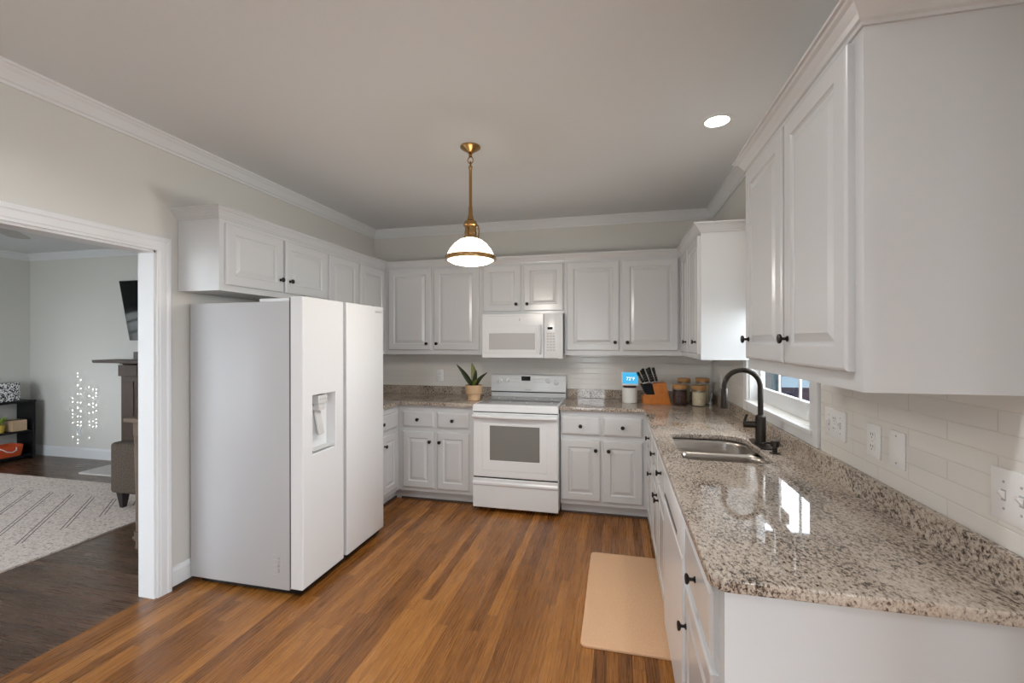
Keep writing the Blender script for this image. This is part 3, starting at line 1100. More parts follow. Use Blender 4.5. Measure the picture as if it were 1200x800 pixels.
# sink
s = thing('kitchen_sink', 'undermount stainless steel double bowl sink set in the granite counter', 'sink', (0, 0, 0))
def bowl(x0, x1, y0, y1, rr, name):
    b = nb()
    loops = []
    for ins, z in ((0.0, 0.8838), (0.004, 0.86), (0.012, 0.74), (0.03, 0.715), (0.07, 0.708)):
        r2 = tuple(max(0.012, r - ins * 0.5) for r in rr)
        loops.append([(x, y, z) for x, y in rounded(x0 + ins, x1 - ins, y0 + ins, y1 - ins, r2, 8)])
    outer = []
    for lp in reversed(loops):
        cx, cy = (x0 + x1) / 2, (y0 + y1) / 2
        outer.append([(x + (0.002 if x > cx else -0.002), y + (0.002 if y > cy else -0.002), z - 0.002) for x, y, z in lp])
    t = bmesh.new()
    R = [[t.verts.new(p) for p in lp] for lp in loops]
    n = len(R[0])
    for a, q in zip(R, R[1:]):
        for i in range(n):
            t.faces.new((a[i], a[(i + 1) % n], q[(i + 1) % n], q[i]))
    t.faces.new(R[-1])
    join(b, t)
    o = obj(name, b, STEEL, s, smooth=50)
    sol = o.modifiers.new('wall', 'SOLIDIFY')
    sol.thickness = 0.0015
    b = nb()
    lathe(b, [(0.04, 0.0), (0.043, 0.003), (0.034, 0.003), (0.03, -0.004 + 0.005), (0.0, 0.001)], 20, ((x0 + x1) / 2, (y0 + y1) / 2, 0.7085))
    obj('drain', b, STEEL, o, smooth=40)
bowl(SX0 - 0.004, SX1 + 0.004, -1.872, SY1 + 0.004, (0.11, 0.03, 0.03, 0.06), 'bowl')
bowl(SX0 + 0.02, SX1 + 0.004, SY0 - 0.004, -1.888, (0.06, 0.03, 0.05, 0.07), 'bowl')
b = nb(); bx(b, SX0 + 0.01, SX1 - 0.01, -1.889, -1.871, 0.862, 0.878, 0.004); obj('divider', b, STEEL, s, smooth=40)

# faucet
fx, fy = 3.305, -1.76
f = thing('kitchen_faucet', 'dark bronze gooseneck pull-down faucet behind the sink', 'faucet', (fx, fy, 0.914))
b = nb()
prism(b, rounded(-0.03, 0.03, -0.125, 0.125, 0.029, 8), 'z', 0.0, 0.006, 0.002)
obj('deck_plate', b, BRONZE, f, smooth=40)
b = nb()
lathe(b, [(0.029, 0.006), (0.029, 0.012), (0.0255, 0.016), (0.0255, 0.148), (0.022, 0.155), (0.016, 0.158)], 28)
obj('body', b, BRONZE, f, smooth=40)
b = nb()
pts = [(0, 0, 0.155), (0, 0, 0.22), (0, 0, 0.305)] + [(-0.088 + 0.088 * math.cos(a), 0, 0.305 + 0.088 * math.sin(a)) for a in [PI * i / 16 for i in range(1, 17)]] + [(-0.177, 0, 0.285)]
tube(b, pts, 0.0135, 16)
obj('spout', b, BRONZE, f, smooth=50)
b = nb()
lathe(b, [(0.0135, 0.292), (0.0155, 0.288), (0.0165, 0.25), (0.0195, 0.205), (0.0205, 0.19), (0.018, 0.187), (0.0, 0.187)], 24, (-0.177, 0, 0))
obj('spray_head', b, BRONZE, f, smooth=40)
b = nb()
tube(b, [(-0.02, 0.0, 0.105), (-0.055, 0.012, 0.103), (-0.078, 0.02, 0.101)], [0.017, 0.018, 0.0175], 16)
tube(b, [(-0.074, 0.02, 0.103), (-0.070, 0.02, 0.128), (-0.060, 0.021, 0.155)], [0.008, 0.007, 0.006], 10)
obj('handle', b, BRONZE, f, smooth=50)
b = nb()
lathe(b, [(0.023, 0), (0.023, 0.004), (0.012, 0.007), (0.011, 0.03), (0.019, 0.034), (0.020, 0.058), (0.017, 0.062), (0, 0.063)], 24)
o = obj('soap_dispenser', b, BRONZE, None, smooth=40, loc=(3.315, -1.945, 0.914))
tag(o, 'short dark bronze soap dispenser cap beside the faucet base', 'soap dispenser')
b = nb(); tube(b, [(0, 0, 0.048), (-0.03, 0.0, 0.05), (-0.05, 0, 0.046)], [0.007, 0.006, 0.005], 10); obj('nozzle', b, BRONZE, o, smooth=50)

# ------------------------------------------------------------------ refrigerator
r = thing('refrigerator', 'white side-by-side refrigerator with water dispenser against the left wall', 'refrigerator', (0, 0, 0))
FY0, FYS, FY1 = -2.168, -1.765, -1.275
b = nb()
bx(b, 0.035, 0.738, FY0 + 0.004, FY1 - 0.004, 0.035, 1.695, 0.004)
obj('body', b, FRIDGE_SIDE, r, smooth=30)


def fridge_door(y0, y1, disp):
    b = nb()
    xb, xf = 0.752, 0.832
    if not disp:
        bx(b, xb, xf, y0, y1, 0.05, 1.722, 0.006, 3)
        o = obj('door', b, FRIDGE_DOOR, r, smooth=30)
    else:
        dy0, dy1, dz0, dz1 = -2.088, -1.862, 0.80, 1.150
        # slab around a recess
        t = nb()
        def ring(x, ins=0.0):
            return [(x, y0 + ins, 0.05 + ins), (x, y1 - ins, 0.05 + ins), (x, y1 - ins, 1.722 - ins), (x, y0 + ins, 1.722 - ins)]
        def hole_(x, d=0.0, dz=0.0):
            return [(x, dy0 + d, dz0 + d + dz), (x, dy1 - d, dz0 + d + dz), (x, dy1 - d, dz1 - d), (x, dy0 + d, dz1 - d)]
        loft(b, [ring(xb), ring(xf - 0.006), ring(xf - 0.0018, 0.0018), ring(xf, 0.006), hole_(xf), hole_(xf - 0.003, 0.003), hole_(xf - 0.062, 0.012, 0.0)])
        o = obj('door', b, FRIDGE_DOOR, r)
        # dispenser
        q = nb()
        bx(q, xf - 0.061, xf - 0.012, dy0 + 0.070, dy1 - 0.070, 1.085, 1.138, 0.003)
        bx(q, xf - 0.060, xf - 0.020, dy0 + 0.085, dy1 - 0.085, 1.045, 1.085, 0.003)
        d = obj('dispenser', q, LGREY, o, smooth=30)
        q = nb()
        prism(q, [(xf - 0.058, 1.03), (xf - 0.050, 1.045), (xf - 0.020, 0.90), (xf - 0.028, 0.895)], 'y', -2.000, -1.950)
        obj('paddle', q, LGREY, d)
        q = nb()
        bx(q, xf - 0.058, xf - 0.004, dy0 + 0.013, dy1 - 0.013, dz0 + 0.0135, dz0 + 0.022, 0.002)
        obj('drip_tray', q, LGREY, d)
        q = nb()
        for k in range(4):
            bx(q, xf - 0.0125, xf - 0.0110, dy0 + 0.085 + k * 0.022, dy0 + 0.095 + k * 0.022, 1.108, 1.118)
        obj('button_row', q, GREY_PLASTIC, d)
    return o


fridge_door(FY0, FYS - 0.016, True)
dr = fridge_door(FYS + 0.018, FY1, False)
b = nb(); bx(b, 0.739, 0.790, FYS - 0.0155, FYS + 0.0175, 0.05, 1.715)
obj('handle_channel', b, GREY_PLASTIC, r)
b = nb()
bx(b, 0.739, 0.7515, FY0 + 0.006, FYS - 0.018, 0.055, 1.715)
bx(b, 0.739, 0.7515, FYS + 0.020, FY1 - 0.006, 0.055, 1.715)
obj('door_gasket', b, plain('dark_gasket', (0.08, 0.08, 0.08), 0.6), r)
for ya, yb_ in ((FY0 + 0.02, FY0 + 0.11), (FY1 - 0.11, FY1 - 0.02)):
    b = nb(); bx(b, 0.52, 0.735, ya, yb_, 1.6955, 1.716, 0.006)
    hc = obj('hinge_cover', b, FRIDGE_DOOR, r, smooth=30)
    b = nb(); bx(b, 0.735, 0.79, ya + 0.03, ya + 0.06, 1.7225, 1.730, 0.002)
    obj('hinge', b, BLACK, hc)
b = nb(); bx(b, 0.10, 0.80, FY0 + 0.02, FY1 - 0.02, 0.012, 0.034); obj('kick_grille', b, BLACK, r)
for yy in (FY0 + 0.06, FY1 - 0.06):
    for xx in (0.10, 0.74):
        b = nb(); lathe(b, [(0.02, 0), (0.02, 0.012), (0.014, 0.014), (0.014, 0.03)], 14, (xx, yy, 0)); obj('foot', b, BLACK, r, smooth=40)
text_mesh('maker_mark', 'SAMSUNG', 0.021, PANELTXT, dr, (0.8323, -1.345, 1.680), (PI / 2, 0, PI / 2))
st = text_mesh('energy_mark', '21.5 kg net', 0.020, PANELTXT, r, (0.668, FY0 + 0.0034, 0.175), (PI / 2, PI / 2, 0))
for k in range(5):
    b = nb(); bx(b, 0.625, 0.652, FY0 + 0.0036, FY0 + 0.005, 0.118 + k * 0.028, 0.121 + k * 0.028)
    obj('specification_mark', b, LIGHTPRINT, r)

# ------------------------------------------------------------------ range
g = thing('electric_range', 'white freestanding electric range with glass cooktop between the base cabinets', 'range')
RX0, RX1 = 1.353, 2.095
RXC = (RX0 + RX1) / 2
b = nb()
bx(b, RX0, RX1, -0.648, -0.03, 0.045, 0.884)
obj('body', b, APPL, g)
b = nb()
loft(b, [[(RX0, -0.690, 0.858), (RX1, -0.690, 0.858), (RX1, -0.03, 0.858), (RX0, -0.03, 0.858)],
         [(RX0, -0.694, 0.866), (RX1, -0.694, 0.866), (RX1, -0.03, 0.866), (RX0, -0.03, 0.866)],
         [(RX0, -0.690, 0.905), (RX1, -0.690, 0.905), (RX1, -0.03, 0.905), (RX0, -0.03, 0.905)],
         [(RX0 + 0.008, -0.678, 0.918), (RX1 - 0.008, -0.678, 0.918), (RX1 - 0.008, -0.03, 0.918), (RX0 + 0.008, -0.03, 0.918)]])
ct = obj('cooktop', b, APPL, g)
b = nb(); bx(b, RX0 + 0.02, RX1 - 0.02, -0.640, -0.095, 0.9165, 0.920, 0.001); gl = obj('glass_surface', b, COOKTOP, ct)
for (xx, yy, rr) in ((RXC - 0.18, -0.50, 0.10), (RXC + 0.18, -0.50, 0.115), (RXC - 0.18, -0.24, 0.08), (RXC + 0.18, -0.24, 0.08)):
    b = nb()
    lathe(b, [(rr, 0), (rr, 0.0004), (rr - 0.003, 0.0004), (rr - 0.003, 0)], 40, (xx, yy, 0.9202), cap=False)
    obj('burner_ring', b, GREY_PLASTIC, ct)
# backguard
b = nb()
prism(b, [(-0.010, 0.9185), (-0.088, 0.9185), (-0.090, 0.964), (-0.100, 0.972), (-0.082, 1.120), (-0.072, 1.131), (-0.055, 1.134), (-0.010, 1.134)], 'x', RX0 - 0.004, RX1 - 0.004, 0.004)
bgd = obj('backguard', b, APPL, g, smooth=30)
b = nb(); bx(b, RX0 - 0.002, RX1 - 0.006, -0.0985, -0.085, 0.9605, 0.9675); obj('seam', b, BLACK, bgd)
nrm = Vector((0, -0.148, 0.018)).normalized()
nrm = Vector((0, -0.9927, 0.1207))
def on_panel(z):
    return -0.100 + (z - 0.972) / 0.148 * 0.018
for xx, zz in ((RX0 + 0.085, 1.066), (RX0 + 0.160, 1.078), (RX1 - 0.175, 1.078), (RX1 - 0.095, 1.064)):
    b = nb()
    lathe(b, [(0.030, 0.0), (0.030, 0.002), (0.021, 0.004), (0.019, 0.020), (0.016, 0.023), (0, 0.023)], 24, (xx, on_panel(zz), zz), axis=tuple(nrm))
    bx(b, xx - 0.005, xx + 0.005, on_panel(zz) - 0.034, on_panel(zz) - 0.018, zz - 0.018, zz + 0.020, 0.002)
    obj('knob', b, APPL, bgd, smooth=40)
b = nb()
zz = 1.096
bx(b, 1.655, 1.745, on_panel(zz) - 0.003, on_panel(zz) + 0.004, 1.074, 1.117, 0.002)
dsp = obj('display', b, BLACKGLOSS, bgd)
b = nb()
for k in range(6):
    for q in range(2):
        for sx in (-1, 1):
            xx = RXC - 0.02 + sx * (0.075 + k * 0.018)
            zz = 1.062 + q * 0.03
            bx(b, xx - 0.005, xx + 0.005, on_panel(zz) - 0.0008, on_panel(zz) + 0.003, zz - 0.003, zz + 0.003)
bx(b, RX0 + 0.06, RXC - 0.02, on_panel(1.010) - 0.0006, on_panel(1.010) + 0.003, 1.009, 1.0105)
bx(b, RXC + 0.12, RX1 - 0.06, on_panel(1.010) - 0.0006, on_panel(1.010) + 0.003, 1.009, 1.0105)
obj('touch_pads', b, LIGHTPRINT, bgd)
text_mesh('maker_mark', 'Whirlpool', 0.016, PANELTXT, bgd, (RXC + 0.0, on_panel(0.989) - 0.0006, 0.989), (PI / 2, 0, 0))
# oven door
b = nb()
t = 0.044
yb, yf = -0.650, -0.694
wx0, wx1, wz0, wz1 = 1.508, 1.937, 0.447, 0.738
def R_(x0, x1, z0, z1, y): return [(x0, y, z0), (x1, y, z0), (x1, y, z1), (x0, y, z1)]
dz0, dz1 = 0.300, 0.850
loft(b, [R_(RX0 + 0.003, RX1 - 0.003, dz0, dz1, yb), R_(RX0 + 0.003, RX1 - 0.003, dz0, dz1, yf + 0.006), R_(RX0 + 0.009, RX1 - 0.009, dz0 + 0.006, dz1 - 0.006, yf),
         R_(wx0 - 0.07, wx1 + 0.07, wz0 - 0.09, wz1 + 0.02, yf), R_(wx0 - 0.068, wx1 + 0.068, wz0 - 0.088, wz1 + 0.018, yf - 0.002), R_(wx0 - 0.004, wx1 + 0.004, wz0 - 0.004, wz1 + 0.004, yf - 0.002), R_(wx0, wx1, wz0, wz1, yf + 0.004)])
od = obj('oven_door', b, APPL, g)
b = nb(); bx(b, wx0 - 0.003, wx1 + 0.003, yf + 0.001, yf + 0.003, wz0 - 0.003, wz1 + 0.003); obj('window', b, OVENGLASS, od)
b = nb()
hp = []
N_ = 17
def hsec(x, zc, hh, dd):
    return [(x, yf - 0.020, zc - hh), (x, yf - 0.020 - dd * 0.6, zc - hh), (x, yf - 0.020 - dd, zc - hh * 0.3), (x, yf - 0.020 - dd, zc + hh * 0.5), (x, yf - 0.020 - dd * 0.6, zc + hh), (x, yf - 0.020, zc + hh)]
loops = []
for i in range(N_):
    s_ = i / (N_ - 1)
    k = 1 - (2 * s_ - 1) ** 2
    loops.append(hsec(RX0 + 0.006 + s_ * (RX1 - RX0 - 0.012), 0.823 - 0.004 * k, 0.013 + 0.003 * k, 0.020 + 0.012 * k))
loft(b, loops)
for xx in (RX0 + 0.012, RX1 - 0.050):
    bx(b, xx, xx + 0.038, yf - 0.024, yf + 0.001, 0.809, 0.838, 0.003)
obj('handle', b, APPL, od, smooth=35)
b = nb(); bx(b, RX0 + 0.006, RX1 - 0.006, -0.682, -0.640, 0.2885, 0.2995); obj('gap_shade', b, BLACK, g)  # black filler painted in as the shade of the gaps around the oven door
b = nb(); bx(b, RX0 + 0.006, RX1 - 0.006, -0.686, -0.640, 0.8505, 0.8575); obj('gap_shade', b, BLACK, g)
b = nb()
zs = [(0.035, yf + 0.008), (0.041, yf), (0.225, yf), (0.237, yf - 0.010), (0.252, yf - 0.010), (0.264, yf), (0.282, yf), (0.288, yf + 0.006)]
prism(b, [(-0.650, 0.035)] + [(y, z) for z, y in zs] + [(-0.650, 0.288)], 'x', RX0 + 0.003, RX1 - 0.003)
obj('storage_drawer', b, APPL, g, smooth=25)
for xx in (RX0 + 0.04, RX1 - 0.04):
    for yy in (-0.60, -0.10):
        b = nb(); lathe(b, [(0.018, 0), (0.018, 0.01), (0.01, 0.012), (0.01, 0.05)], 14, (xx, yy, 0)); obj('foot', b, BLACK, g, smooth=40)

# ------------------------------------------------------------------ microwave
m_ = thing('microwave_oven', 'white over-the-range microwave with keypad mounted under the short cabinet', 'microwave')
MX0, MX1, MZ0, MZ1 = 1.348, 2.099, 1.308, 1.7135
b = nb(); bx(b, MX0 + 0.003, MX1 - 0.003, -0.375, -0.008, MZ0 + 0.006, MZ1); obj('body', b, APPL, m_)
yb, yf = -0.3755, -0.402
b = nb()
ix0, ix1, iz0, iz1 = 1.418, 1.842, 1.388, 1.530
loft(b, [R_(MX0, 1.926, MZ0, 1.712, yb), R_(MX0, 1.926, MZ0, 1.712, yf + 0.006), R_(MX0 + 0.005, 1.921, MZ0 + 0.005, 1.707, yf), R_(1.375, 1.868, 1.350, 1.602, yf), R_(1.378, 1.865, 1.353, 1.599, yf - 0.003),
         R_(ix0 - 0.006, ix1 + 0.006, iz0 - 0.006, iz1 + 0.006, yf - 0.003), R_(ix0, ix1, iz0, iz1, yf + 0.004)])
md = obj('door', b, APPL, m_)
b = nb(); bx(b, ix0 - 0.002, ix1 + 0.002, yf + 0.001, yf + 0.003, iz0 - 0.002, iz1 + 0.002); obj('window', b, MICROGLASS, md)
b = nb()
tube(b, [(1.897, yf - 0.004, 1.350), (1.897, yf - 0.030, 1.362), (1.897, yf - 0.036, 1.42), (1.897, yf - 0.036, 1.54), (1.897, yf - 0.030, 1.592), (1.897, yf - 0.004, 1.604)], 0.010, 12)
obj('handle', b, APPL, md, smooth=50)
text_mesh('maker_mark', 'E', 0.030, PANELTXT, md, (1.707, yf - 0.0008, 1.657), (PI / 2, 0, 0))
b = nb(); bx(b, 1.930, MX1, yf, yb, MZ0, 1.712, 0.004); cp = obj('control_panel', b, APPL, m_, smooth=30)
b = nb(); bx(b, 1.962, 2.008, yf - 0.001, yf + 0.002, 1.567, 1.589); obj('display', b, BLACKGLOSS, cp)
for rr in range(7):
    for cc in range(3):
        b = nb(); bx(b, 1.956 + cc * 0.027, 1.976 + cc * 0.027, yf - 0.0012, yf + 0.001, 1.525 - rr * 0.025, 1.537 - rr * 0.025)
        obj('keypad_button', b, LIGHTPRINT, cp)
b = nb(); bx(b, MX0 + 0.05, MX1 - 0.05, -0.36, -0.05, MZ0 - 0.004, MZ0 + 0.007); obj('vent_grille', b, BLACK, m_)
b = nb(); bx(b, MX0 + 0.05, 1.90, yf - 0.001, yf + 0.002, 1.690, 1.6925); obj('top_vent_slot', b, LIGHTPRINT, m_)

# ------------------------------------------------------------------ dishwasher (local x -> -y, faces -x)
dw = thing('dishwasher', 'white built-in dishwasher under the granite between the sink base and the narrow cabinet', 'dishwasher', (W, 0, 0), RR)
a0, a1 = 2.105, 2.701
b = nb(); bx(b, a0, a1, -0.59, -0.03, 0.10, 0.69); obj('body', b, APPL, dw)
b = nb()
prism(b, [(-0.5905, 0.115), (-0.630, 0.115), (-0.636, 0.121), (-0.636, 0.700), (-0.630, 0.708), (-0.5905, 0.708)], 'x', a0 + 0.002, a1 - 0.002)
obj('door', b, plain('dishwasher_gloss_enamel', (0.76, 0.78, 0.80), 0.25), dw)
b = nb()
prism(b, [(-0.5905, 0.713), (-0.632, 0.713), (-0.638, 0.719), (-0.638, 0.850), (-0.632, 0.872), (-0.5905, 0.878)], 'x', a0 + 0.002, a1 - 0.002, 0.002)
pn = obj('control_panel', b, APPL, dw, smooth=30)
for k in range(22):
    b = nb(); bx(b, a0 + 0.05 + k * 0.020, a0 + 0.059 + k * 0.020, -0.6388, -0.6370, 0.738, 0.756); obj('vent_slot', b, SLOT, pn)
b = nb(); bx(b, a0, a1, -0.55, -0.535, 0.0, 0.112); obj('toe_panel', b, APPL, dw)

# ------------------------------------------------------------------ pendant and recessed light
px, py = 1.695, -1.756
pl = thing('pendant_lamp', 'antique brass pendant lamp with lit white glass dome hanging in mid kitchen', 'lamp', (px, py, 0))
b = nb(); lathe(b, [(0.0, CH - 0.040), (0.016, CH - 0.040), (0.024, CH - 0.032), (0.052, CH - 0.016), (0.062, CH - 0.008), (0.062, CH)], 32); obj('canopy', b, BRASS, pl, smooth=35)
b = nb()
lathe(b, [(0.007, CH - 0.062), (0.011, CH - 0.060), (0.011, CH - 0.048), (0.007, CH - 0.040)], 14)
rg = [(0.017 * math.cos(a), 0, CH - 0.083 + 0.020 * math.sin(a)) for a in [2 * PI * i / 20 for i in range(21)]]
tube(b, rg, 0.0032, 8)
rg = [(0, 0.010 * math.cos(a), CH - 0.103 + 0.013 * math.sin(a)) for a in [2 * PI * i / 16 for i in range(17)]]
tube(b, rg, 0.003, 8)
obj('chain_link', b, BRASS, pl, smooth=50)
b = nb(); lathe(b, [(0.006, 2.540), (0.012, 2.535), (0.012, 2.522), (0.0095, 2.516), (0.0095, 2.290), (0.012, 2.285), (0.013, 2.24), (0.022, 2.205), (0.024, 2.19), (0.0, 2.188)], 20); obj('stem', b, BRASS, pl, smooth=35)
b = nb()
lathe(b, [(0.024, 2.204), (0.036, 2.196), (0.040, 2.182), (0.044, 2.180), (0.044, 2.172), (0.036, 2.166), (0.034, 2.140), (0.038, 2.130), (0.036, 2.112), (0.048, 2.098), (0.050, 2.085), (0.046, 2.083)], 28)
for k in range(3):
    a = 2 * PI * k / 3 + 0.4
    lathe(b, [(0.0, 0), (0.006, 0.001), (0.006, 0.010), (0.0, 0.012)], 10, (0.036 * math.cos(a), 0.036 * math.sin(a), 2.152), axis=(math.cos(a), math.sin(a), 0))
    tube(b, [(0.046 * math.cos(a), 0.046 * math.sin(a), 2.176), (0.052 * math.cos(a), 0.052 * math.sin(a), 2.14), (0.047 * math.cos(a), 0.047 * math.sin(a), 2.09)], 0.004, 8)
obj('socket_holder', b, BRASS, pl, smooth=35)
b = nb()
dome = [(0.048, 2.090), (0.070, 2.080), (0.098, 2.058), (0.122, 2.030), (0.138, 2.000), (0.145, 1.978)]
lathe(b, dome, 40, cap=False)
obj('glass_dome', b, SHADE, pl, smooth=60)
b = nb(); lathe(b, [(0.143, 1.957), (0.154, 1.957), (0.158, 1.968), (0.154, 1.982), (0.146, 1.987), (0.141, 1.980), (0.143, 1.957)], 40, cap=False)
for k in range(3):
    a = 2 * PI * k / 3 + 2.0
    lathe(b, [(0.0, 0), (0.005, 0.001), (0.005, 0.008), (0, 0.009)], 10, (0.153 * math.cos(a), 0.153 * math.sin(a), 1.972), axis=(math.cos(a), math.sin(a), 0))
obj('rim', b, BRASS, pl, smooth=40)
b = nb(); lathe(b, [(0.143, 1.966), (0.132, 1.953), (0.110, 1.942), (0.075, 1.934), (0.035, 1.930), (0, 1.929)], 40, cap=False); obj('diffuser', b, SHADE, pl, smooth=60)
l = bpy.data.lights.new('pendant_bulb', 'POINT')
l.energy = 16; l.color = (1.0, 0.94, 0.86); l.shadow_soft_size = 0.12
lo = bpy.data.objects.new('pendant_bulb', l); COL.objects.link(lo); lo.location = (px, py, 1.86)

for i, (lx, ly) in enumerate([(3.098, -1.745)]):
    rl = thing('recessed_light', 'round lit recessed ceiling light in white trim above the sink', 'ceiling light', (lx, ly, CH))
    b = nb(); lathe(b, [(0.062, -0.003), (0.080, -0.003), (0.083, 0.0), (0.083, -0.0005), (0.062, -0.0005), (0.062, -0.003)], 36, cap=False); obj('trim_ring', b, TRIM, rl, smooth=40)
    b = nb(); lathe(b, [(0.0, -0.0012), (0.062, -0.0012), (0.062, -0.0004), (0, -0.0004)], 36); obj('lens', b, BULB, rl)
    area('recessed_lamp', (lx, ly, CH - 0.01), (0, 0, 0), 0.12, 0.12, 2, color=(1, 0.95, 0.88), shape='DISK', spread=2.2)
FILL_LAMPS = [(0.9, -3.4, 6), (2.2, -3.4, 6), (1.2, -5.9, 5), (3.2, -5.0, 5), (4.4, -6.2, 5)]  # added unseen fill lamps without fixtures, to brighten the kitchen
for i, (lx, ly, pw) in enumerate(FILL_LAMPS):
    area('fill_lamp', (lx, ly, CH - 0.01), (0, 0, 0), 0.14, 0.14, pw, color=(0.97, 0.985, 1), shape='DISK', spread=2.6)


# ------------------------------------------------------------------ plates and outlets
def plate(name, label, cat, loc, rotz, w_, h_, kinds, group='white wall plates'):
    """local: faces -y"""
    o = thing(name, label, cat, loc, rotz, group)
    b = nb()
    bx(b, -w_ / 2, w_ / 2, -0.006, 0, -h_ / 2, h_ / 2, 0.003)
    obj('cover_plate', b, PLATE, o, smooth=30)
    n = len(kinds)
    for i, k in enumerate(kinds):
        cx = (i - (n - 1) / 2) * 0.046
        if k == 'outlet':
            for s_ in (-1, 1):
                b = nb()
                prism(b, rounded(cx - 0.0165, cx + 0.0165, s_ * 0.020 - 0.0135, s_ * 0.020 + 0.0135, 0.009, 5), 'z', 0, 0.002)
                b.transform(Matrix.Translation((0, -0.006, 0)) @ Matrix.Rotation(PI / 2, 4, 'X'))
                sk = obj('socket', b, PLATE, o)
                b = nb()
                for dx in (-0.0065, 0.0065):
                    bx(b, cx + dx - 0.0012, cx + dx + 0.0012, -0.0085, -0.0075, s_ * 0.020 - 0.002, s_ * 0.020 + 0.007)
                bx(b, cx - 0.002, cx + 0.002, -0.0085, -0.0075, s_ * 0.020 - 0.010, s_ * 0.020 - 0.006)
                obj('slots', b, SLOT, sk)
            b = nb(); lathe(b, [(0.003, 0), (0.003, 0.001), (0, 0.0015)], 10, (cx, -0.006, 0), axis='y'); obj('screw', b, LGREY, o)
        elif k == 'toggle':
            b = nb()
            prism(b, [(-0.006, -0.009), (-0.006, 0.009), (-0.018, 0.012), (-0.018, 0.006)], 'x', cx - 0.0045, cx + 0.0045)
            obj('toggle', b, PLATE, o)
            b = nb(); bx(b, cx - 0.006, cx + 0.006, -0.0066, -0.005, -0.0125, 0.0125); obj('toggle_slot', b, GREY_PLASTIC, o)
            for s_ in (-1, 1):
                b = nb(); lathe(b, [(0.003, 0), (0.003, 0.001), (0, 0.0015)], 10, (cx, -0.006, s_ * 0.030), axis='y'); obj('screw', b, GREY_PLASTIC, o)
        else:
            for s_ in (-1, 1):
                b = nb(); lathe(b, [(0.003, 0), (0.003, 0.001), (0, 0.0015)], 10, (cx, -0.006, s_ * 0.042), axis='y'); obj('screw', b, GREY_PLASTIC, o)
    return o


xw = W - 0.006
plate('switch_plate', 'wide white switch and outlet plate on the tile next to the window trim', 'switch plate', (xw, -2.328, 1.132), RR, 0.172, 0.114, ['toggle', 'outlet', 'toggle'])
plate('wall_outlet', 'narrow white outlet plate on the right wall, second from the window', 'outlet', (xw, -2.597, 1.124), RR, 0.082, 0.114, ['outlet'])
plate('blank_plate', 'blank white wall plate with two screws on the right tile wall', 'wall plate', (xw, -2.727, 1.125), RR, 0.078, 0.114, ['blank'])
plate('switch_plate', 'white double switch plate at the right picture edge below the near cabinet', 'switch plate', (xw, -3.143, 1.117), RR, 0.120, 0.120, ['toggle', 'toggle'])
plate('wall_outlet', 'white outlet in the far right corner behind the glass jars', 'outlet', (xw, -0.345, 1.126), RR, 0.075, 0.118, ['outlet'])
plate('wall_outlet', 'white outlet on the back tile wall left of the potted plant', 'outlet', (0.768, -0.006, 1.107), 0, 0.076, 0.120, ['outlet'])
plate('wall_outlet', 'white outlet low on the living room wall above the baseboard', 'outlet', (-4.05, LY, 0.335), 0, 0.075, 0.118, ['outlet'])

# ------------------------------------------------------------------ things on the counters
CT = 0.914
p = thing('potted_plant', 'snake plant in tan two-tier ceramic pot on the left counter', 'plant', (1.268, -0.395, CT))
b = nb(); lathe(b, [(0.0, 0.002), (0.058, 0.002), (0.056, 0.006), (0.061, 0.055), (0.061, 0.060), (0.0, 0.060)], 32); obj('saucer', b, POTM, p, smooth=35)
b = nb(); lathe(b, [(0.0, 0.055), (0.072, 0.0605), (0.077, 0.064), (0.081, 0.138), (0.082, 0.142), (0.074, 0.142), (0.073, 0.128), (0, 0.128)], 32); obj('pot', b, POTM, p, smooth=35)
b = nb(); lathe(b, [(0.0, 0.1285), (0.072, 0.1285), (0.072, 0.134), (0, 0.136)], 24); obj('soil', b, SOIL, p)


def leaf(pts, wid, m, fac=(0, -1, 0), fold=0.35):
    b = nb()
    pts = [Vector(q) for q in pts]
    n = len(pts)
    t = bmesh.new()
    rows = []
    for i, q in enumerate(pts):
        d = (pts[min(i + 1, n - 1)] - pts[max(i - 1, 0)]).normalized()
        side = d.cross(Vector(fac)).normalized()
        nr = side.cross(d).normalized()
        w_ = wid[i]
        rows.append([t.verts.new(q - side * w_ + nr * w_ * fold), t.verts.new(q), t.verts.new(q + side * w_ + nr * w_ * fold)])
    for a, c_ in zip(rows, rows[1:]):
        for k in range(2):
            t.faces.new((a[k], a[k + 1], c_[k + 1], c_[k]))
    join(b, t)
    o = obj('leaf', b, m, p, smooth=60)
    so = o.modifiers.new('thickness', 'SOLIDIFY'); so.thickness = 0.0025
    su = o.modifiers.new('sub', 'SUBSURF'); su.levels = 1; su.render_levels = 2
    return o


leaf([(-0.01, 0, 0.13), (-0.05, -0.01, 0.20), (-0.10, -0.02, 0.265), (-0.165, -0.03, 0.335)], [0.016, 0.022, 0.020, 0.003], LEAF)
leaf([(-0.01, -0.01, 0.13), (-0.035, -0.03, 0.175), (-0.075, -0.04, 0.225), (-0.115, -0.05, 0.275)], [0.014, 0.022, 0.018, 0.003], LEAF)
leaf([(0.0, 0.01, 0.13), (0.0, 0.02, 0.20), (-0.005, 0.02, 0.27), (-0.03, 0.02, 0.35)], [0.02, 0.034, 0.028, 0.003], LEAFB)
leaf([(0.012, -0.01, 0.13), (0.012, -0.02, 0.19), (0.028, -0.03, 0.245), (0.03, -0.03, 0.285)], [0.015, 0.024, 0.018, 0.003], LEAF)
leaf([(0.015, 0, 0.13), (0.045, -0.01, 0.185), (0.085, -0.015, 0.225), (0.14, -0.02, 0.262)], [0.014, 0.022, 0.013, 0.002], LEAF)
leaf([(0.0, -0.02, 0.13), (0.02, -0.045, 0.165), (0.05, -0.06, 0.20)], [0.014, 0.020, 0.003], LEAFB)

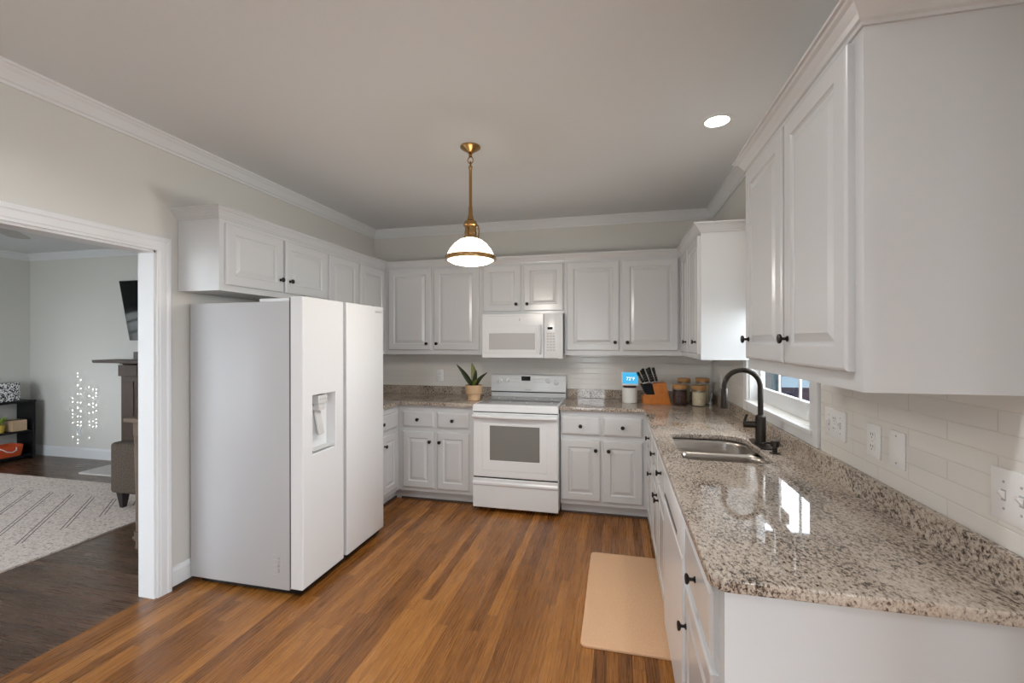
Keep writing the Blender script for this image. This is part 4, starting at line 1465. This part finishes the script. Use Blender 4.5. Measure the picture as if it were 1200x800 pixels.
# canister with smart display standing on it
cn = thing('canister', 'white textured ceramic canister with dark lid on the back counter', 'canister', (2.678, -0.255, CT))
b = nb(); lathe(b, [(0.0, 0.0), (0.060, 0.0), (0.064, 0.004), (0.065, 0.130), (0.062, 0.134), (0, 0.134)], 36); obj('jar_body', b, CERAMIC, cn, smooth=35)
b = nb(); lathe(b, [(0.0, 0.1345), (0.056, 0.1345), (0.058, 0.138), (0.058, 0.150), (0.055, 0.153), (0, 0.153)], 36); obj('lid', b, plain('dark_walnut_lid', (0.03, 0.018, 0.012), 0.4), cn, smooth=35)
sd = thing('smart_display', 'small white smart display with bright blue screen on top of the canister', 'display', (2.680, -0.262, CT + 0.153))
b = nb()
prism(b, [(0.035, 0.0), (-0.030, 0.0), (-0.034, 0.004), (-0.014, 0.118), (-0.008, 0.120), (0.006, 0.112)], 'x', -0.072, 0.072, 0.003)
sb = obj('housing', b, PLATE, sd, smooth=30)
q = Matrix.Rotation(math.radians(-10), 4, 'X')
b = nb(); bx(b, -0.066, 0.066, -0.0365, -0.0335, 0.010, 0.112, 0.001); b.transform(Matrix.Translation((0, 0.002, 0.0)) @ Matrix.Rotation(math.radians(-10), 4, 'X')); obj('screen', b, SCREEN, sd)
text_mesh('screen_digits', '72°F', 0.040, SCREENTXT, sd, (0.005, -0.0245, 0.060), (PI / 2 - math.radians(10), 0, 0))

# knife block and knives
kb = thing('knife_block', 'slanted orange-brown wooden knife block with black front on the back counter', 'knife block', (2.775, -0.29, CT), 0.10)
b = nb()
prism(b, [(0.125, 0.0), (0.240, 0.0), (0.198, 0.190), (0.085, 0.178)], 'y', -0.055, 0.055, 0.002)
obj('block', b, ORANGEWOOD, kb)
b = nb()
prism(b, [(0.040, 0.083), (0.127, 0.083), (0.084, 0.178), (-0.008, 0.172)], 'y', -0.052, 0.052, 0.002)
obj('slot_front', b, plain('matte_black_wood', (0.004, 0.004, 0.006), 0.5, spec=0.2), kb)
b = nb()
prism(b, [(0.012, 0.0), (0.124, 0.0), (0.124, 0.082), (0.030, 0.082), (0.006, 0.060)], 'y', -0.055, 0.055, 0.002)
obj('steak_rest', b, ORANGEWOOD, kb)
KN = [(0.020, -0.030, 0.115, -0.55, ''), (0.045, -0.012, 0.125, -0.42, ''), (0.064, 0.026, 0.135, -0.40, ''), (0.088, -0.030, 0.135, -0.36, ''), (0.110, 0.010, 0.140, -0.34, ''), (0.134, -0.012, 0.135, -0.28, '')]
KL = ['black-handled kitchen knife at the left end of the knife block, leaning furthest left', 'black-handled kitchen knife, second from the left in the knife block',
      'black-handled kitchen knife, third from the left in the knife block', 'black-handled kitchen knife, third from the right in the knife block',
      'black-handled kitchen knife, second from the right in the knife block', 'black-handled kitchen knife at the right end of the knife block']
cr, sr = math.cos(0.10), math.sin(0.10)
for (kx, ky, kl, sl, _), lb in zip(KN, KL):
    zt = 0.173 + max(0, kx) * 0.09
    wx, wy = 2.775 + kx * cr - ky * sr, -0.29 + kx * sr + ky * cr
    k = thing('kitchen_knife', lb, 'knife', (wx, wy, CT + zt + 0.001), 0.10, 'knives in the wooden block')
    k.rotation_euler = (0, math.atan(sl), 0.10)
    b = nb()
    loft(b, [[(x * s, y * s2, z) for x, y in rounded(-0.012, 0.012, -0.008, 0.008, 0.006, 3)] for z, s, s2 in ((0.012, 0.85, 0.9), (0.03, 1.0, 1.0), (kl * 0.6, 0.85, 0.95), (kl - 0.015, 1.1, 1.0), (kl - 0.004, 1.0, 0.95), (kl, 0.7, 0.7))])
    obj('handle', b, BLACK, k, smooth=40)
    b = nb(); bx(b, -0.011, 0.011, -0.006, 0.006, 0.0, 0.0125, 0.001); obj('bolster', b, STEEL, k)
    b = nb()
    for zz in (0.035, 0.055, 0.075):
        lathe(b, [(0.0, 0), (0.003, 0.0), (0.003, 0.001), (0, 0.0014)], 8, (0, -0.008, zz), axis='y')
    obj('rivets', b, STEEL, k)


def jar(label, x, y, rad, h, lidh, cm, fill):
    j = thing('storage_jar', label, 'jar', (x, y, CT), 0, 'glass jars with wooden lids')
    b = nb()
    lathe(b, [(0.0, 0.0), (rad - 0.006, 0.0), (rad, 0.006), (rad, h - 0.016), (rad - 0.006, h - 0.004), (rad - 0.006, h)], 32, cap=False)
    obj('glass', b, JARGLASS, j, smooth=40)
    b = nb(); lathe(b, [(0.0, 0.005), (rad - 0.008, 0.005), (rad - 0.004, 0.010), (rad - 0.004, fill - 0.004), (rad - 0.010, fill), (0, fill + 0.003)], 28)
    obj('contents', b, cm, j, smooth=40)
    b = nb(); lathe(b, [(0.0, h), (rad + 0.001, h), (rad + 0.003, h + 0.003), (rad + 0.003, h + lidh - 0.003), (rad, h + lidh), (0, h + lidh)], 32)
    obj('lid', b, LIDWOOD, j, smooth=35)
    b = nb(); lathe(b, [(rad + 0.0005, h - 0.010), (rad + 0.003, h - 0.008), (rad + 0.003, h - 0.004), (rad + 0.0005, h - 0.002)], 28, cap=False); obj('clamp_ring', b, STEEL, j, smooth=40)


jar('front left glass jar of dark coffee beans with wooden lid', 3.090, -0.325, 0.060, 0.142, 0.034, COFFEE, 0.130)
jar('front right glass jar of pale pasta with wooden lid', 3.240, -0.345, 0.056, 0.136, 0.036, PASTA, 0.120)
jar('back left tall glass jar of pale grain behind the coffee bean jar', 3.145, -0.175, 0.052, 0.186, 0.032, GRAIN, 0.160)
jar('back right tall glass jar of cream pasta, nearest the wall corner', 3.298, -0.175, 0.056, 0.190, 0.032, PASTA, 0.165)

# kitchen mat
b = nb()
prism(b, rounded(2.392, 2.828, -2.205, -1.243, 0.03, 6), 'z', 0.0005, 0.012, 0.003)
o = obj('kitchen_mat', b, MATM, None, smooth=30)
tag(o, 'plain tan rectangular kitchen mat on the wood floor before the sink', 'mat')

# ------------------------------------------------------------------ living room
b = nb()
prism(b, rounded(-4.15, -1.235, -3.25, -0.865, 0.01, 3), 'z', 0.0, 0.012)
o = obj('area_rug', b, RUG)
tag(o, 'cream living room rug with dark diagonal double lines', 'rug')
# bookshelf against the left wall, open to +x
bs = thing('bookshelf', 'low black two-tier bookshelf against the far left living room wall', 'bookshelf', (-4.895, -0.27, 0))
SL = 1.25
b = nb()
bx(b, 0.02, 0.30, -0.03, 0, 0, 0.705, 0.002); obj('side_panel', b, NAVY, bs)
b = nb(); bx(b, 0.02, 0.30, -SL, -SL + 0.03, 0, 0.705, 0.002); obj('side_panel', b, NAVY, bs)
b = nb(); bx(b, 0.02, 0.305, -SL - 0.005, 0.005, 0.7055, 0.733, 0.003); obj('top', b, NAVY, bs)
b = nb(); bx(b, 0.02, 0.29, -SL + 0.03, -0.03, 0.340, 0.362); obj('shelf', b, NAVY, bs)
b = nb(); bx(b, 0.02, 0.29, -SL + 0.03, -0.03, 0.035, 0.060); obj('shelf', b, NAVY, bs)
# patterned box on top
o = obj('decorative_box', bx(nb(), -4.80, -4.62, -0.75, -0.40, 0.735, 0.965, 0.008), MOSAIC)
tag(o, 'black and white mosaic box on top of the black bookshelf', 'box')
o = obj('wooden_box', bx(nb(), -4.80, -4.625, -0.475, -0.335, 0.3635, 0.495, 0.004), BOXWOOD)
tag(o, 'small pale wooden box on the middle shelf of the black bookshelf', 'box')
b = nb(); bx(b, -4.7, -4.6245, -0.43, -0.38, 0.44, 0.443)
obj('printed_band', b, PANELTXT, o)
tp = thing('toy_planter', 'green leafy toy planter beside the wooden box on the bookshelf', 'toy', (-4.71, -0.56, 0.3635))
b = nb(); lathe(b, [(0, 0), (0.05, 0), (0.06, 0.09), (0.052, 0.095), (0, 0.09)], 20); obj('pot', b, plain('yellow_pot', (0.55, 0.42, 0.06), 0.5), tp, smooth=35)
b = nb()
for k in range(9):
    a = k * 2.4
    tube(b, [(0.01 * math.cos(a), 0.01 * math.sin(a), 0.09), (0.035 * math.cos(a), 0.035 * math.sin(a), 0.14), (0.07 * math.cos(a), 0.07 * math.sin(a), 0.16 + 0.006 * k)], [0.006, 0.016, 0.003], 8)
obj('foliage', b, TOYGREEN, tp, smooth=50)
ob = thing('storage_bin', 'orange fabric bin with white rope handle on the bottom bookshelf tier', 'bin', (-4.72, -0.55, 0.0615))
b = nb()
loft(b, [[(x, y, z) for x, y in rounded(-0.12 * s, 0.12 * s, -0.18 * s, 0.18 * s, 0.03, 4)] for z, s in ((0.0, 0.85), (0.02, 0.92), (0.135, 1.0), (0.135, 0.96), (0.03, 0.88))])
obj('bin_body', b, ORANGE, ob, smooth=35)
b = nb(); tube(b, [(0.115, -0.05, 0.12), (0.135, -0.03, 0.105), (0.140, 0.0, 0.075), (0.140, 0.05, 0.06), (0.135, 0.09, 0.08), (0.117, 0.10, 0.11)], 0.006, 8); obj('rope_handle', b, ROPE, ob, smooth=60)

# fireplace
fp = thing('fireplace_mantel', 'brown wooden fireplace mantel with columns on the living room wall', 'fireplace', (-2.5, LY, 0))
b = nb()
prism(b, [(-0.93, 1.215), (0.93, 1.215), (0.945, 1.235), (0.945, 1.250), (-0.945, 1.250), (-0.945, 1.235)], 'y', -0.255, -0.001)
obj('mantel_shelf', b, MANTELM, fp)
b = nb()
prism(b, [(-0.001, 1.060), (-0.10, 1.060), (-0.10, 1.150), (-0.13, 1.165), (-0.15, 1.195), (-0.20, 1.2145), (-0.001, 1.2145)], 'x', -0.62, 0.62)
obj('frieze', b, MANTELM, fp)
for s_ in (-1, 1):
    b = nb()
    x0, x1 = (-0.625, -0.38) if s_ < 0 else (0.38, 0.625)
    bx(b, x0, x1, -0.165, -0.001, 0.0, 1.06, 0.003)
    bx(b, x0 - 0.02, x1 + 0.02, -0.185, -0.001, 1.06, 1.19, 0.004)
    bx(b, x0 - 0.015, x1 + 0.015, -0.18, -0.001, 0.0, 0.14, 0.004)
    bx(b, x0 + 0.05, x1 - 0.05, -0.175, -0.16, 0.2, 1.0, 0.004)
    obj('column', b, MANTELM, fp)
b = nb(); bx(b, -0.379, 0.379, -0.06, -0.001, 0.03, 1.059); obj('firebox', b, BLACK, fp)
b = nb(); bx(b, -0.74, 0.74, -0.52, -0.19, 0.0, 0.02, 0.003); o = obj('hearth', b, HEARTH, fp)
o = obj('keepsake_box', bx(nb(), -2.92, -2.74, -0.33, -0.22, 1.251, 1.345, 0.004), plain('dark_brown_box', (0.05, 0.032, 0.024), 0.5))
tag(o, 'dark brown box on the fireplace mantel under the television', 'box')
tv = thing('television', 'black flat television tilted down on the wall above the mantel', 'television', (-2.5, LY, 0))
b = nb()
bx(b, -0.56, 0.56, -0.035, 0, 0, 0.70, 0.004)
T = Matrix.Translation((0, -0.085, 1.485)) @ Matrix.Rotation(math.radians(9.5), 4, 'X')
b.transform(T); obj('frame', b, BLACK, tv)
b = nb(); bx(b, -0.548, 0.548, -0.0362, -0.0352, 0.014, 0.688); b.transform(T); obj('screen', b, TVGLASS, tv)
b = nb(); bx(b, -0.15, 0.15, -0.11, -0.001, 1.72, 1.98); obj('wall_bracket', b, BLACK, tv)

# armchair, arm outer face towards the kitchen
ac = thing('armchair', 'grey-brown tweed armchair with dark tapered legs on the cream rug', 'armchair', (-1.735, -1.395, 0.012))
b = nb(); bx(b, 0.0, 0.80, 0.0, 0.13, 0.135, 0.575, 0.03, 4); obj('arm', b, TWEED, ac, smooth=40)
b = nb(); bx(b, 0.0, 0.80, 0.62, 0.75, 0.135, 0.575, 0.03, 4); obj('arm', b, TWEED, ac, smooth=40)
b = nb(); bx(b, 0.02, 0.78, 0.131, 0.619, 0.135, 0.30, 0.012, 3); obj('seat_frame', b, TWEED, ac, smooth=40)
b = nb(); bx(b, 0.0, 0.66, 0.133, 0.617, 0.301, 0.45, 0.035, 4); obj('seat_cushion', b, TWEED, ac, smooth=40)
b = nb(); bx(b, 0.662, 0.80, 0.133, 0.617, 0.301, 0.86, 0.035, 4); obj('backrest', b, TWEED, ac, smooth=40)
for xx in (0.075, 0.72):
    for yy in (0.06, 0.69):
        b = nb()
        loft(b, [[(xx + sx * s, yy + sy * s, z) for sx, sy in ((-1, -1), (1, -1), (1, 1), (-1, 1))] for z, s in ((0.0, 0.017), (0.136, 0.034))])
        obj('leg', b, DARKWOOD, ac)

# wooden side table by the opening
st = thing('console_table', 'brown wooden console table with turned legs just beyond the doorway jamb', 'table', (-0.825, -1.93, 0))
b = nb(); bx(b, 0.0, 0.69, 0.0, 0.40, 0.895, 0.925, 0.004); obj('tabletop', b, TABLEWOOD, st)
b = nb(); bx(b, 0.05, 0.64, 0.03, 0.37, 0.80, 0.8945); obj('apron', b, TABLEWOOD, st)
for xx in (0.075, 0.615):
    for yy in (0.05, 0.35):
        b = nb()
        lathe(b, [(0.022, 0.0), (0.018, 0.05), (0.027, 0.055), (0.027, 0.115), (0.018, 0.12), (0.020, 0.4), (0.026, 0.7), (0.022, 0.73), (0.028, 0.75), (0.028, 0.7995)], 16, (xx, yy, 0)); obj('leg', b, TABLEWOOD, st, smooth=35)
b = nb(); bx(b, 0.04, 0.65, 0.03, 0.37, 0.06, 0.085, 0.003); obj('lower_shelf', b, TABLEWOOD, st)
pf = thing('picture_frame', 'small wooden picture frame standing on the console table', 'picture frame', (-0.76, -1.86, 0.9255))
b = nb()
for x0, x1, z0, z1 in ((0, 0.018, 0, 0.17), (0.112, 0.13, 0, 0.17), (0.018, 0.112, 0, 0.018), (0.018, 0.112, 0.152, 0.17)):
    bx(b, x0, x1, 0, 0.012, z0, z1, 0.002)
obj('frame', b, TABLEWOOD, pf)
b = nb(); bx(b, 0.017, 0.113, 0.004, 0.009, 0.017, 0.153); obj('photo', b, plain('faded_photo', (0.42, 0.38, 0.33), 0.4, noise=0.3, nscale=25), pf)

# ceiling fan
cf = thing('ceiling_fan', 'pale ceiling fan with paddle blades under the living room ceiling', 'ceiling fan', (-2.22, -1.98, 0))
b = nb(); lathe(b, [(0.0, 2.36), (0.06, 2.36), (0.09, 2.39), (0.09, 2.47), (0.05, 2.50), (0.02, 2.51), (0.02, 2.565), (0.065, 2.58), (0.07, LH), (0, LH)], 28); obj('motor', b, FANM, cf, smooth=35)
for k in range(5):
    a = math.radians(135 + 72 * k)
    b = nb()
    prism(b, [(0.16, -0.045), (0.30, -0.065), (0.80, -0.075), (0.86, -0.05), (0.875, 0.0), (0.86, 0.05), (0.80, 0.075), (0.30, 0.065), (0.16, 0.045)], 'z', 2.425, 2.432)
    bx(b, 0.06, 0.22, -0.015, 0.015, 2.42, 2.4255)
    b.transform(Matrix.Rotation(a, 4, 'Z')); obj('blade', b, FANM, cf)

# ------------------------------------------------------------------ beyond the sink window
hs = thing('neighbour_house', 'blue-grey sided house corner seen through the sink window', 'house', (0, 0, 0))
b = nb()
for k in range(26):
    prism(b, [(3.985, -0.62 + k * 0.15), (4.0, -0.62 + k * 0.15), (4.0, -0.47 + k * 0.15), (3.998, -0.47 + k * 0.15)], 'x', -3.0, 5.12)
bx(b, -3.0, 5.27, 4.0, 9.0, -0.62, 3.3)
obj('wall', b, SIDING, hs)
b = nb(); bx(b, 5.12, 5.27, 3.97, 4.0, -0.62, 3.28); obj('corner_board', b, plain('pale_blue_trim', (0.022, 0.038, 0.047), 0.6, spec=0.02), hs)
b = nb(); bx(b, 4.2, 5.11, 3.96, 3.986, 0.1, 1.9); obj('window', b, DARKOPEN, hs)
b = nb(); bx(b, -3.2, 5.4, 4.0, 9.2, 3.3, 3.48); obj('roof', b, ASPHALT, hs)
pr = thing('porch_roof', 'dark covered porch roof with corner post outside the sink window', 'roof', (0, 0, 0))
b = nb(); bx(b, W + 0.2, 9.5, 0.2, 3.9, 3.55, 3.66); obj('roof_deck', b, SIDING, pr)
b = nb(); bx(b, 9.3, 9.45, 3.7, 3.85, -0.62, 3.55); obj('post', b, SIDING, pr)


def tree(label, x, y, h, seed):
    rnd = random.Random(seed)
    t = thing('bare_tree', label, 'tree', (x, y, -0.62), 0, 'bare trees beyond the window')
    b = nb()
    def grow(p0, d, ln, r, lvl):
        n = 4
        pts = [p0]
        dd = d.copy()
        for i in range(n):
            dd = (dd + Vector((rnd.uniform(-.18, .18), rnd.uniform(-.18, .18), rnd.uniform(-.05, .12)))).normalized()
            pts.append(pts[-1] + dd * ln / n)
        tube(b, pts, [r * (1 - 0.5 * i / n) for i in range(n + 1)], 7 if lvl < 2 else 4)
        if lvl >= 4: return
        for k in range(4 if lvl else 6):
            q = pts[rnd.randint(2, n)]
            a = rnd.uniform(0, 2 * PI)
            e = (dd * 0.7 + Vector((math.cos(a), math.sin(a), rnd.uniform(0.0, 0.6))) * 0.8).normalized()
            grow(q, e, ln * rnd.uniform(0.5, 0.72), r * 0.48, lvl + 1)
    grow(Vector((0, 0, 0)), Vector((0, 0, 1)), h * 0.42, 0.22, 0)
    obj('trunk_and_branches', b, BARK, t, smooth=60)


tree('bare grey tree to the left beyond the sink window', 12.0, 24.5, 12.0, 3)
tree('bare grey tree to the right beyond the sink window', 17.2, 39.0, 16.0, 11)
